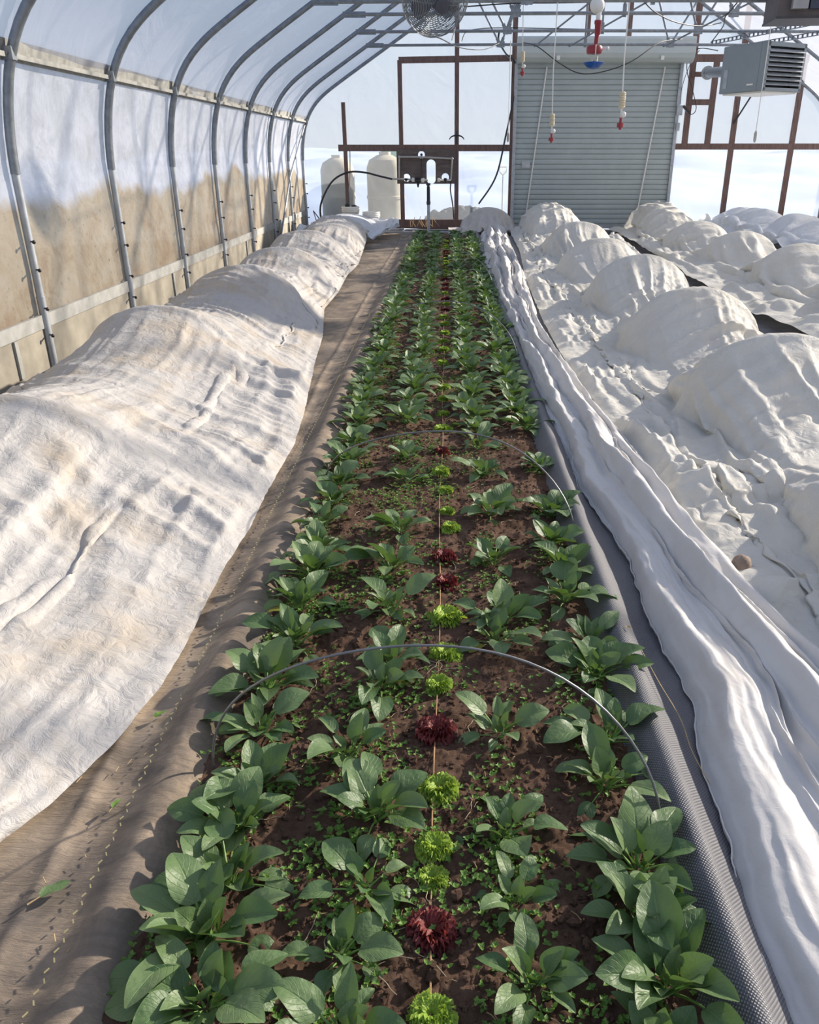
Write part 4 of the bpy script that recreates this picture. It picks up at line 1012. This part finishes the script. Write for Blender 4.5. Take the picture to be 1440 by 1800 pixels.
# fourth bed: crumpled plastic
ys = np.arange(9.5, 19.8, .06); xlf4 = lambda y: np.full_like(y, 5.85); xrf4 = lambda y: np.full_like(y, 8.4)
drape('row_cover', ys, xlf4, xrf4, 50, hoops(7.0, .7, [(11.3, .4, 0), (13.6, .38, .2), (15.6, .42, -.2), (17.2, .5, .2), (18.6, .45, -.1)]), lambda y: np.full(len(y), 3.1), 1.08, M['cover_plastic'], 'crumpled pale bluish cover heaped on the farthest bed by the timber posts', steps=70, seed=9, fold=.09, gz=lambda X, Y: .10+.25*fbm(X*1.2, Y*1.2, 91, 3), startz=start_tent(7.0, 1.0, .5))
# crumpled piece at the far left and hump over the bed end
ys = np.arange(16.3, 19.0, .045)
drape('folded_cover', ys, lambda y: np.interp(y, [16.3, 17.2, 19], [-2.9, -3.0, -3.1]), lambda y: np.interp(y, [16.3, 17.2, 18.0, 19], [-1.62, -1.3, -1.02, -1.1]), 52, hoops(-2.3, .6, [(16.75, .50, .0), (17.9, .42, .15)]), lambda y: np.full(len(y), 2.7), 1.1, M['cover_plastic'], 'bluish white spare cover bunched up in front of the buckets', steps=70, seed=12, fold=.07, gz=lambda X, Y: .12+.30*fbm(X*1.6, Y*1.6, 95, 3), startz=start_tent(-2.2, 1.0, .5))
ys = np.arange(18.3, 20.2, .04)
drape('folded_cover', ys, lambda y: np.full_like(y, .02), lambda y: np.full_like(y, 1.62), 46, hoops(.9, .62, [(18.2, .04, 0), (19.1, .55, .02), (20.3, .2, 0)], .3), lambda y: np.full(len(y), 2.05), 1.05, M['cover_left'], 'single hump of cream cover over the far end of the open bed', steps=70, seed=14, fold=.04, startz=start_tent(.85, .7, .55))
print('drape time', _t.time()-T0)

# gathered cover along the right edge of the open bed
bl = interp([(.75, 18.9), (.62, 16), (.57, 13.15), (.56, 9.9), (.57, 9.18), (.64, 7.19), (.64, 5.72), (.69, 4.6), (.70, 3.89), (.78, 3.14), (.77, 2.69), (.77, 2.38), (.78, 2.04), (.75, 1.81), (.74, 1.55), (.70, 1.32), (.70, 1.07), (.75, .6)])
br = interp([(1.35, 18.9), (1.2, 15), (1.13, 11.73), (.96, 8.3), (.98, 6.35), (1.08, 4.98), (1.18, 3.8), (1.19, 3.26), (1.24, 2.74), (1.34, 2.2), (1.5, 1.6), (1.65, .6)])
q = [.6]
while q[-1] < 18.9: q.append(q[-1]+.014*max(1, q[-1]/2.2))
ys = np.array(q); n = 190
S, Y = np.meshgrid(np.linspace(0, 1, n), ys, indexing='ij')
L = bl(Y)+.035*fbm(Y*2.2, Y*0, 101)+.016*fbm(Y*9, Y*0, 102); R = br(Y)
sw = S+.10*fbm(Y*.55, S*1.2, 103, 3)*np.sin(pi*S)
ph = sw*3.9+.9*fbm(Y*.45, S*1.5, 104, 3)
rd = lambda p, k: np.clip(1.01-np.sqrt(np.sin(pi*p)**2+.015), 0, 1)**(k*.75)
env = np.sin(pi*np.clip(S, 0, 1))**.55
lw = np.clip((Y-.6)/1.5, 0, 1)
Hh = env*(.055+.035*fbm(Y*.8, S*2, 106, 2)+.085*rd(ph, 1.3)*(.75+.5*fbm(Y*.5, S*3, 105, 2))+.045*rd(ph*1.9+.3+.4*fbm(Y*.8, S*2, 107), 1.6))
Hh += env*.030*(1-1.6*np.abs(fbm(Y*1.1+S*3, S*9, 108, 3)))+.006*fbm(Y*6+S*10, S*22-Y*2, 109, 3)*env
Hh = Hh*(1+.35*np.exp(-((Y-17.3)/1.2)**2)+.6*np.exp(-((Y-12.5)/2.5)**2))
lean = .030*np.sin(2*pi*ph)*env
X = L+(R-L)*S+lean+.010*fbm(Y*4, S*14, 110, 3)*env
Z = .030+Hh-.02*(1-env)
Z[0] = .035+.02*fbm(ys*7, ys*0, 111)
ob = grid_obj('row_cover', X, Y+.02*fbm(Y*2, S*8, 112), Z, M['cover_bundle'], 'clean white row cover gathered in long rope-like folds on the grey mat', 'row cover')
sd = ob.modifiers.new('solid', 'SOLIDIFY'); sd.thickness = .004

# ------------------------------------------------------------------ hoops over the open bed
def hoop(y, yl, yr, hh, xl_, xr_, lab, r=.0036):
    g = G(); P = []
    for t in np.linspace(0, pi, 40):
        u = cos(t); k = (1-u)/2
        P.append((xl_+(xr_-xl_)*k, y+(yl-y)*(abs(u)**3 if u > 0 else 0)+(yr-y)*(abs(u)**3 if u < 0 else 0), -.03+(hh+.03)*sin(t)**.85))
    g.tube(P, r, 8)
    return build('wire_hoop', g, M['hoopm'], smooth=True, label=lab, cat='hoop', group='wire hoops over the beds')
M['hoopm'] = simple('grey_wire', (.20, .20, .20), .45, .5)
hoop(1.70, 1.80, 1.56, .515, -.68, .56, 'grey wire hoop arching over the open bed closest to the viewer')
hoop(3.72, 3.98, 3.38, .41, -.66, .60, 'second grey wire hoop from the viewer over the open bed', .004)
hoop(6.95, 7.2, 6.7, .50, -.66, .60, 'third grey wire hoop from the viewer, leaning over the right plant rows', .004)
hoop(11.0, 11.2, 10.7, .50, -.66, .60, 'farthest grey wire hoop over the open bed', .004)

# ------------------------------------------------------------------ spinach
def leaf(L, W, pet, e0, bend, cup, wav, seed, nu=7, nv=10, tw=0, droop=0):
    """one leaf growing from the origin towards +x; returns V,F,uv,mi"""
    r = np.random.default_rng(seed); tot = pet+L
    sv = np.r_[np.linspace(0, pet, 4)[:-1], pet+L*np.linspace(0, 1, nv)]
    ss = np.linspace(0, tot, 60); an = e0-bend*(ss/tot)**1.5; dx = np.gradient(ss)
    cx = np.cumsum(np.cos(an)*dx); cz = np.cumsum(np.sin(an)*dx); cx -= cx[0]; cz -= cz[0]
    px = np.interp(sv, ss, cx); pz = np.interp(sv, ss, cz); ang = np.interp(sv, ss, an)
    V = []; F = []; uv = []; mi = []
    # petiole: 3 rings of 5
    for i in range(4):
        rad = .0028*(L/.1)*(1.25-.2*i) if i < 3 else .0015*(L/.1)
        for k in range(5):
            t = 2*pi*k/5; V.append((px[i]-sin(ang[i])*rad*sin(t), rad*cos(t)*1.3, pz[i]+cos(ang[i])*rad*sin(t))); uv.append((.5, 0))
    for i in range(3):
        for k in range(5): F.append((i*5+k, i*5+(k+1) % 5, i*5+5+(k+1) % 5, i*5+5+k)); mi.append(1)
    b = len(V); us = np.linspace(-1, 1, nu); p1, p2 = r.uniform(0, 6, 2)
    for i in range(nv):
        v = i/(nv-1); w = W*max(.02, (sin(pi*min(1, (.03+.97*v))**.72))**.72) if i < nv-1 else W*.06
        a = ang[3+i]
        for u in us:
            h = cup*w*(u*u)-.10*w*math.exp(-(u/.18)**2)+wav*w*abs(u)**1.5*sin(7*v+p1+(1.7 if u > 0 else 0))+.04*w*sin(9*v+p2)*sin(3*u)
            y = u*w*(1-.12*cup*abs(u)); yy = y*cos(tw*v)-h*sin(tw*v); hh = y*sin(tw*v)+h*cos(tw*v)
            V.append((px[3+i]-sin(a)*hh, yy, pz[3+i]+cos(a)*hh)); uv.append((.5+.5*u, v))
    for i in range(nv-1):
        for j in range(nu-1): F.append((b+i*nu+j, b+(i+1)*nu+j, b+(i+1)*nu+j+1, b+i*nu+j+1)); mi.append(0)
    return np.array(V), np.array(F), np.array(uv), np.array(mi)
def leaf_params(k, n, r, s=1.0):
    """k-th of n leaves, 0 = innermost upright"""
    q = k/(n-1)
    L = s*(.045+.040*min(1, q*1.8)*(1 if q < .8 else .85))*r.uniform(.75, 1.25); W = L*r.uniform(.28, .385)
    pet = s*(.026+.045*q)*r.uniform(.8, 1.25); e0 = radians(82-48*q+r.uniform(-9, 9)); bend = radians(25+50*q+r.uniform(-15, 25))
    return L, W, pet, e0, bend, r.uniform(.0, .45), r.uniform(.05, .16), r.integers(1e6)
# shared leaf meshes for the near plants
LM = []
rl = np.random.default_rng(77)
NV = 26
for k in range(NV):
    q = int(round(k/(NV-1)*11)); L, W, pet, e0, bend, cup, wav, sd_ = leaf_params(q, 12, rl)
    V, F, uv, mi = leaf(L, W, pet, e0, bend, cup, wav, sd_, 9, 13, rl.uniform(-.5, .5))
    me = mk_mesh('leaf', V, F, uv, mi, True, np.full(len(V), rl.random())); me.materials.append(M['leaf']); me.materials.append(M['stem']); LM.append((q, me))
YM = []
for k in range(3):
    V, F, uv, mi = leaf(.06+.01*k, .022, .05, .35, .5, .3, .2, 900+k, 7, 9)
    me = mk_mesh('leaf', V, F, uv, mi, True, np.full(len(V), .5)); me.materials.append(M['yellow_leaf']); me.materials.append(M['stem']); YM.append(me)
def near_plant(x, y, s, lab, r, n=12, lean=0):
    z = float(soilz(x, y))-.004
    o = root('spinach_plant', (x, y, z), lab, 'spinach', 'spinach plants in the open bed')
    a = r.uniform(0, 6.28)
    for k in range(n):
        q = k/(n-1)*11; c = [m for m in LM if abs(m[0]-q) <= 1.6]; me = c[r.integers(len(c))][1]
        l = bpy.data.objects.new('leaf', me); C.objects.link(l); l.parent = o
        a += 2.4+r.uniform(-.35, .35); sc_ = s*r.uniform(.8, 1.25)
        rad = .006+.006*q/11
        l.location = (rad*cos(a), rad*sin(a), 0); l.rotation_euler = (r.uniform(-.25, .25), r.uniform(-.15, .2), a); l.scale = (sc_, sc_*r.uniform(.85, 1.15), sc_)
    if r.random() < .22:
        l = bpy.data.objects.new('leaf', YM[r.integers(3)]); C.objects.link(l); l.parent = o; a = r.uniform(0, 6.28); l.rotation_euler = (0, .15, a); l['label'] = 'yellowing leaf lying low'
    return o
# merged meshes for the far plants
FM = []
for v_ in range(12):
    r = np.random.default_rng(200+v_); VV = []; FF = []; UV = []; MI = []; TT = []; b = 0; n = 17; a = 0
    for k in range(n):
        L, W, pet, e0, bend, cup, wav, sd_ = leaf_params(k, n, r)
        V, F, uv, mi = leaf(L, W, pet, e0, bend, cup, wav, sd_, 5, 7, r.uniform(-.5, .5)); a += 2.4+r.uniform(-.4, .4)
        V = np.stack([V[:, 0]*cos(a)-V[:, 1]*sin(a), V[:, 0]*sin(a)+V[:, 1]*cos(a), V[:, 2]], 1)
        VV.append(V); FF.append(F+b); UV.append(uv); MI.append(mi); TT.append(np.full(len(V), r.random())); b += len(V)
    me = mk_mesh('spinach_plant', np.concatenate(VV), np.concatenate(FF), np.concatenate(UV), np.concatenate(MI), True, np.concatenate(TT)); me.materials.append(M['leaf']); me.materials.append(M['stem']); FM.append(me)
ROWS = [
 ('row along the brown fabric', -.585, [(-.50, 1.08), (-.54, 1.24), (-.53, 1.39), (-.56, 1.56), (-.54, 1.72), (-.57, 1.95), (-.60, 2.18), (-.55, 2.42), (-.57, 2.66), (-.56, 2.9), (-.56, 3.12), (-.59, 3.4), (-.58, 3.68), (-.58, 3.95), (-.57, 4.25), (-.58, 4.6), (-.57, 4.93)]),
 ('row left of the lettuces', -.24, [(-.21, 1.02), (-.24, 1.20), (-.20, 1.38), (-.19, 1.60), (-.29, 1.85), (-.22, 2.16), (-.20, 2.32), (-.22, 2.66), (-.24, 3.0), (-.22, 3.36), (-.22, 4.0), (-.24, 4.35), (-.27, 4.98)]),
 ('row right of the lettuces', .17, [(.18, 1.13), (.16, 1.33), (.15, 1.55), (.16, 1.93), (.17, 2.45), (.20, 2.58), (.20, 3.06), (.21, 3.56), (.19, 4.1), (.18, 4.55), (.19, 4.81)]),
 ('row along the grey mat', .48, [(.42, .98), (.47, 1.13), (.45, 1.28), (.47, 1.43), (.44, 1.72), (.49, 1.93), (.50, 2.24), (.51, 2.42), (.46, 2.72), (.49, 2.97), (.47, 3.24), (.51, 3.6), (.51, 4.2), (.51, 4.9)])]
segs = [(1.70, 'before the nearest hoop'), (3.72, 'beyond the nearest hoop'), (6.95, 'beyond the second hoop')]
numw = ['first', 'second', 'third', 'fourth', 'fifth', 'sixth', 'seventh', 'eighth', 'ninth', 'tenth', 'eleventh', 'twelfth', 'thirteenth', 'fourteenth', 'fifteenth', 'sixteenth']
for ri, (rn, xc, near) in enumerate(ROWS):
    r = np.random.default_rng(300+ri); pts = list(near); y = near[-1][1]+.24
    while y < 18.35:
        pts.append((xc+r.normal(0, .022), y)); y += r.uniform(.20, .28)
    cnt = {}
    for (x, y) in pts:
        si = next((i for i, s_ in enumerate(segs) if y < s_[0]), 3); k = cnt.get(si, 0); cnt[si] = k+1
        outer = ri in (0, 3)
        s = (1.0 if outer else .93)*r.uniform(.85, 1.15)*(1.12 if y > 1.8 else 1)
        if y < 1.5 and outer: s *= 1.12
        if ri == 3 and 3.3 < y < 4.6: s *= .85
        if si < 3 and k < 16: lab = '%s spinach plant %s, %s' % (numw[k], segs[si][1], rn)
        else: lab = 'small far spinach plant beyond the third hoop, '+rn
        if y < 4.7:
            near_plant(x, y, s, lab, r, int(r.integers(17, 22)) if outer else int(r.integers(13, 17)))
        else:
            o = bpy.data.objects.new('spinach_plant', FM[r.integers(12)]); C.objects.link(o); o.location = (x, y, float(soilz(x, y))-.004)
            o.rotation_euler = (0, 0, r.uniform(0, 6.28)); o.scale = (s*1.2, s*1.2, s*1.2)
            tag(o, lab, 'spinach', ('far spinach plants, '+rn) if si == 3 else 'spinach plants in the open bed')

# ------------------------------------------------------------------ lettuce
def frill(n, R, seed, nu=15, nv=7):
    r = np.random.default_rng(seed); VV = []; FF = []; UV = []; TT = []; b = 0
    for k in range(n):
        q = k/(n-1); e0 = radians(80-62*q); L = R*(.75+.5*q)*r.uniform(.85, 1.15); a = 2.4*k+r.uniform(-.3, .3)
        V = []; uv = []
        for i in range(nv):
            v = i/(nv-1); an = e0-.5*v; x = L*v*cos(an); z = L*v*sin(an)+.003; w = L*.55*(.15+.85*v**.8); p = r.uniform(0, 6)
            for j in range(nu):
                u = j/(nu-1)*2-1; h = .26*L*v**2*sin(j*2.2+p)*(.4+.6*abs(u))+r.normal(0, .035*L*v)
                xx = x-sin(an)*h-.25*L*v*abs(u)**2*.6; V.append((xx, u*w, z+cos(an)*h+.15*w*abs(u))); uv.append((.5+.5*u, v))
        V = np.array(V); V = np.stack([V[:, 0]*cos(a)-V[:, 1]*sin(a), V[:, 0]*sin(a)+V[:, 1]*cos(a), V[:, 2]], 1)
        i, j = np.meshgrid(np.arange(nv-1), np.arange(nu-1), indexing='ij'); c = (i*nu+j).ravel()
        VV.append(V); FF.append(np.stack([c, c+nu, c+nu+1, c+1], 1)+b); UV.append(np.array(uv)); TT.append(np.full(len(V), r.uniform(0, 1)*(1-.5*q))); b += len(V)
    return np.concatenate(VV), np.concatenate(FF), np.concatenate(UV), np.concatenate(TT)
LET = {}
for c_ in ('lettuce', 'lettuce_red'):
    LET[c_] = []
    for k in range(3):
        V, F, uv, t = frill(32, .050, 500+k+(10 if 'red' in c_ else 0)); me = mk_mesh('lettuce', V, F, uv, None, True, t); me.materials.append(M[c_]); LET[c_].append(me)
lets = [(1.06, .9, 0, 'yellow-green frilly lettuce in the centre row, cut by the bottom edge'), (1.26, 1.1, 1, 'dark red frilly lettuce lowest in the centre row'), (1.405, .7, 0, 'pale thin green lettuce just beyond the lowest red lettuce'), (1.49, .85, 0, 'frilly lime lettuce touching the far side of the pale thin lettuce'),
 (1.70, 1.0, 0, 'lime lettuce between the maroon lettuce and the pair of pale lettuces'), (1.95, 1.15, 1, 'dark maroon lettuce just behind the closest hoop line'), (2.17, .85, 0, 'yellowish lettuce directly above the maroon lettuce'), (2.37, 1.0, 0, 'green leafy lettuce touching the closest hoop crest'),
 (2.60, 1.15, 0, 'biggest bright lime lettuce in the middle of the centre row'), (2.86, .95, 1, 'lower of the two neighbouring red lettuces'), (3.08, 1.05, 1, 'upper of the two neighbouring red lettuces'), (3.37, .8, 0, 'small green lettuce just beyond the two red lettuces'),
 (3.60, .75, 0, 'second small green lettuce beyond the two red lettuces'), (3.84, .7, 0, 'third small green lettuce beyond the two red lettuces'), (4.10, .9, 0, 'bright green lettuce in front of the small dark gap in the centre row'), (4.42, .8, 1, 'dim purple lettuce just below the second hoop'),
 (4.85, 1.1, 0, 'bright lime lettuce right at the second hoop crest'), (5.22, .9, 0, 'green lettuce just beyond the second hoop'), (5.55, .8, 0, 'second green lettuce beyond the second hoop'), (5.85, .8, 0, 'third green lettuce beyond the second hoop'),
 (6.6, .9, 0, 'lime lettuce midway to the third hoop'), (7.1, 1.0, 0, 'lime lettuce beside the third hoop')]
y = 7.5; r = np.random.default_rng(9)
while y < 17.5:
    lets.append((y, .95, int(r.random() < .35), None)); y += r.uniform(.3, .45)
for i, (y, s, red, lab) in enumerate(lets):
    c_ = 'lettuce_red' if red else 'lettuce'
    o = bpy.data.objects.new('lettuce', LET[c_][i % 3]); C.objects.link(o); x = -.03+.008*float(r.normal())+(.025 if 2.3 < y < 4 else 0)
    o.location = (x, y, float(soilz(x, y))); o.rotation_euler = (0, 0, i*1.3); k = s*.95; o.scale = (k, k, k)
    if lab is None: lab = ('tiny red lettuce' if red else 'tiny green lettuce')+' in the centre row beyond the third hoop'; gp = 'far '+('red' if red else 'green')+' lettuces in the centre row'
    else: gp = 'lettuces in the centre row'
    tag(o, lab, 'lettuce', gp)
g = G(); g.tube([(-.035+.006*sin(y*3), y, float(soilz(-.035, y))+.010) for y in np.arange(.5, 16, .05)], .0022, 5)
build('planting_twine', g, simple('tan_twine', (.40, .24, .12), .8), label='tan twine stretched along the lettuce row in the open bed', cat='twine')

# ------------------------------------------------------------------ chickweed
u_, v_ = np.meshgrid(np.linspace(-1, 1, 3), np.linspace(0, 1, 4), indexing='ij')
w_ = np.sin(pi*np.clip(v_*.93+.05, 0, 1)**.8)*.36
wt = np.stack([v_, u_*w_, .25*v_*(1-v_)+.12*np.abs(u_)], -1).reshape(-1, 3); i, j = np.meshgrid(np.arange(2), np.arange(3), indexing='ij'); a = (i*4+j).ravel()
wf = np.stack([a, a+4, a+5, a+1], 1); wu = np.stack([.5+.5*u_, v_], -1).reshape(-1, 2)
r = np.random.default_rng(41); cen = []
for k in range(230):
    y = .85+r.random()**1.5*6.5; x = r.choice([-.58, -.40, -.24, -.10, .06, .17, .45, .33], p=[.24, .13, .22, .08, .05, .12, .12, .04])+r.normal(0, .045); cen.append((np.clip(x, BX0+.03, BX1-.03), y, r.uniform(.02, .075)))
P = []; Rz_ = []; Tl = []; Sc = []
for (x, y, sp_) in cen:
    m = int(30*(sp_/.05)**1.3)+5
    for k in range(m):
        cx_ = x+r.normal(0, sp_); cy = y+r.normal(0, sp_); z = float(soilz(cx_, cy))+r.uniform(.002, .022); a0 = r.uniform(0, 6.28); nlv = r.integers(3, 6)
        for q in range(nlv): P.append((cx_, cy, z)); Rz_.append(a0+q*6.28/nlv); Tl.append(r.uniform(0, .6)); Sc.append(r.uniform(.006, .014))
W, F, uv, t = scatter((wt, wf, wu), np.array(P), np.array(Rz_), np.array(Tl), np.array(Sc), tint=r.random(len(P)))
me = mk_mesh('chickweed', W, F, uv, None, True, t); me.materials.append(M['weed']); o = bpy.data.objects.new('chickweed', me); C.objects.link(o); tag(o, 'low bright green chickweed spreading between the spinach plants', 'weeds', kind='stuff')
print('weed leaves', len(P))
# pale roots and stalks
g = G()
for k in range(60):
    y = 1.1+r.random()**1.4*5; x = r.uniform(-.5, .45); z = float(soilz(x, y))+.006; a = r.uniform(0, 6.28); pts = []
    for q in range(7): pts.append((x, y, z+.008*r.random())); a += r.normal(0, .5); x += .018*cos(a); y += .018*sin(a)
    g.tube(bez(pts, 18), .0011, 4, cap=False)
build('loose_roots', g, simple('pale_root', (.42, .33, .22), .8), label='thin pale dead stalks and roots on the soil between the plants', cat='roots', kind='stuff')

# ------------------------------------------------------------------ small things on the paths
g = G(); g.ball((0, 0, 0), 1, 14, 10); V = g.v[0]; V = V*(1+.18*fbm(V[:, 0]*1.5+V[:, 2], V[:, 1]*1.5+V[:, 2]*.7, 3)[:, None])*np.array([.042, .05, .06])+np.array([1.22, 2.93, .075]); g.v[0] = V
build('stone', g, M['stone'], smooth=True, label='brown stone weighing down the cover edge beside the white gathered cover', cat='stone')
g = G(); g.tube(bez([(.66, 2.3, .105), (.69, 2.15, .075), (.725, 2.0, .045), (.72, 1.85, .045), (.735, 1.72, .04)]), .0016, 5)
build('dry_stalk', g, M['straw'], smooth=True, label='long thin dry stalk lying across the grey mat', cat='stalk')
def litter(name, x, y, z, sc_, rot, mat, lab, cat, V0=None):
    V, F, uv, mi = leaf(.07, .018, .03, .12, .3, .3, .3, int(x*-100+y*77), 7, 9)
    me = mk_mesh(name, V*sc_, F, uv, mi, True, np.full(len(V), .4)); me.materials.append(mat); me.materials.append(M['straw']); o = bpy.data.objects.new(name, me); C.objects.link(o); o.location = (x, y, z); o.rotation_euler = (0, .02, rot); tag(o, lab, cat)
litter('fallen_leaf', -.99, 1.33, .038, 1.0, .75, M['leaf'], 'torn green leaf lying on the left fabric near the bottom', 'leaf')
litter('withered_sprig', -.91, 1.62, .038, .5, 1.3, M['weed'], 'small withered green sprig on the left fabric beside the cover edge', 'sprig')
litter('withered_sprig', -.93, 2.0, .038, .6, .9, M['weed'], 'bigger withered green sprig tucked at the cover edge on the left fabric', 'sprig')
litter('dry_leaf', .66, 2.42, .10, .35, 2.2, M['straw'], 'tiny dry brown leaf scrap on the ridge of the grey mat', 'leaf')
g = G()
for k in range(70):
    y = .9+r.random()**1.3*8; x = r.uniform(-1.1, -.84); a = r.uniform(0, 6.28); L = r.uniform(.005, .03); z = .03+.01*r.random(); g.tube([(x, y, z), (x+L*cos(a), y+L*sin(a), z+.003)], .0012, 4, cap=False)
build('path_litter', g, M['straw'], label='scattered dry plant scraps on the left landscape fabric', cat='litter', kind='stuff')

# ------------------------------------------------------------------ light
w = bpy.data.worlds.new('world'); bpy.context.scene.world = w; w.use_nodes = True; nt = w.node_tree; nt.nodes.clear()
out = nt.nodes.new('ShaderNodeOutputWorld'); bg = nt.nodes.new('ShaderNodeBackground'); tc = nt.nodes.new('ShaderNodeTexCoord'); sx = nt.nodes.new('ShaderNodeSeparateXYZ')
cr = nt.nodes.new('ShaderNodeValToRGB'); nt.links.new(tc.outputs['Generated'], sx.inputs[0]); nt.links.new(sx.outputs['Z'], cr.inputs['Fac']); nt.links.new(cr.outputs['Color'], bg.inputs['Color']); nt.links.new(bg.outputs[0], out.inputs['Surface'])
e = cr.color_ramp.elements; e[0].position = 0.0; e[0].color = (.86, .93, 1.0, 1); e[1].position = .6; e[1].color = (.48, .63, .95, 1); e.new(.18).color = (.68, .83, 1.0, 1)
bg.inputs['Strength'].default_value = .66
sd = bpy.data.lights.new('sun', 'SUN'); sun = bpy.data.objects.new('sun', sd); C.objects.link(sun); sd.energy = 12.0; sd.angle = radians(1.2); sd.color = (1.0, .88, .73)
az = radians(33); el = radians(24)      # from the right and ahead
d = np.array([cos(el)*cos(az), cos(el)*sin(az), sin(el)])
from mathutils import Vector
sun.rotation_euler = Vector(d).to_track_quat('Z', 'Y').to_euler(); sun.location = (20, 12, 15)
sc_ = bpy.context.scene
sc_.view_settings.view_transform = 'Standard'; sc_.view_settings.look = 'None'; sc_.view_settings.exposure = 0.18; sc_.view_settings.gamma = 1.0
try: sc_.view_settings.use_curve_mapping = False
except Exception: pass
cy = sc_.cycles
cy.max_bounces = 8; cy.transparent_max_bounces = 16; cy.diffuse_bounces = 4; cy.transmission_bounces = 6; cy.glossy_bounces = 2; cy.caustics_reflective = False; cy.caustics_refractive = False
cy.use_denoising = True; cy.sample_clamp_indirect = 6.0
try: cy.denoiser = 'OPENIMAGEDENOISE'
except Exception: pass
print('total script time', _t.time()-T0)
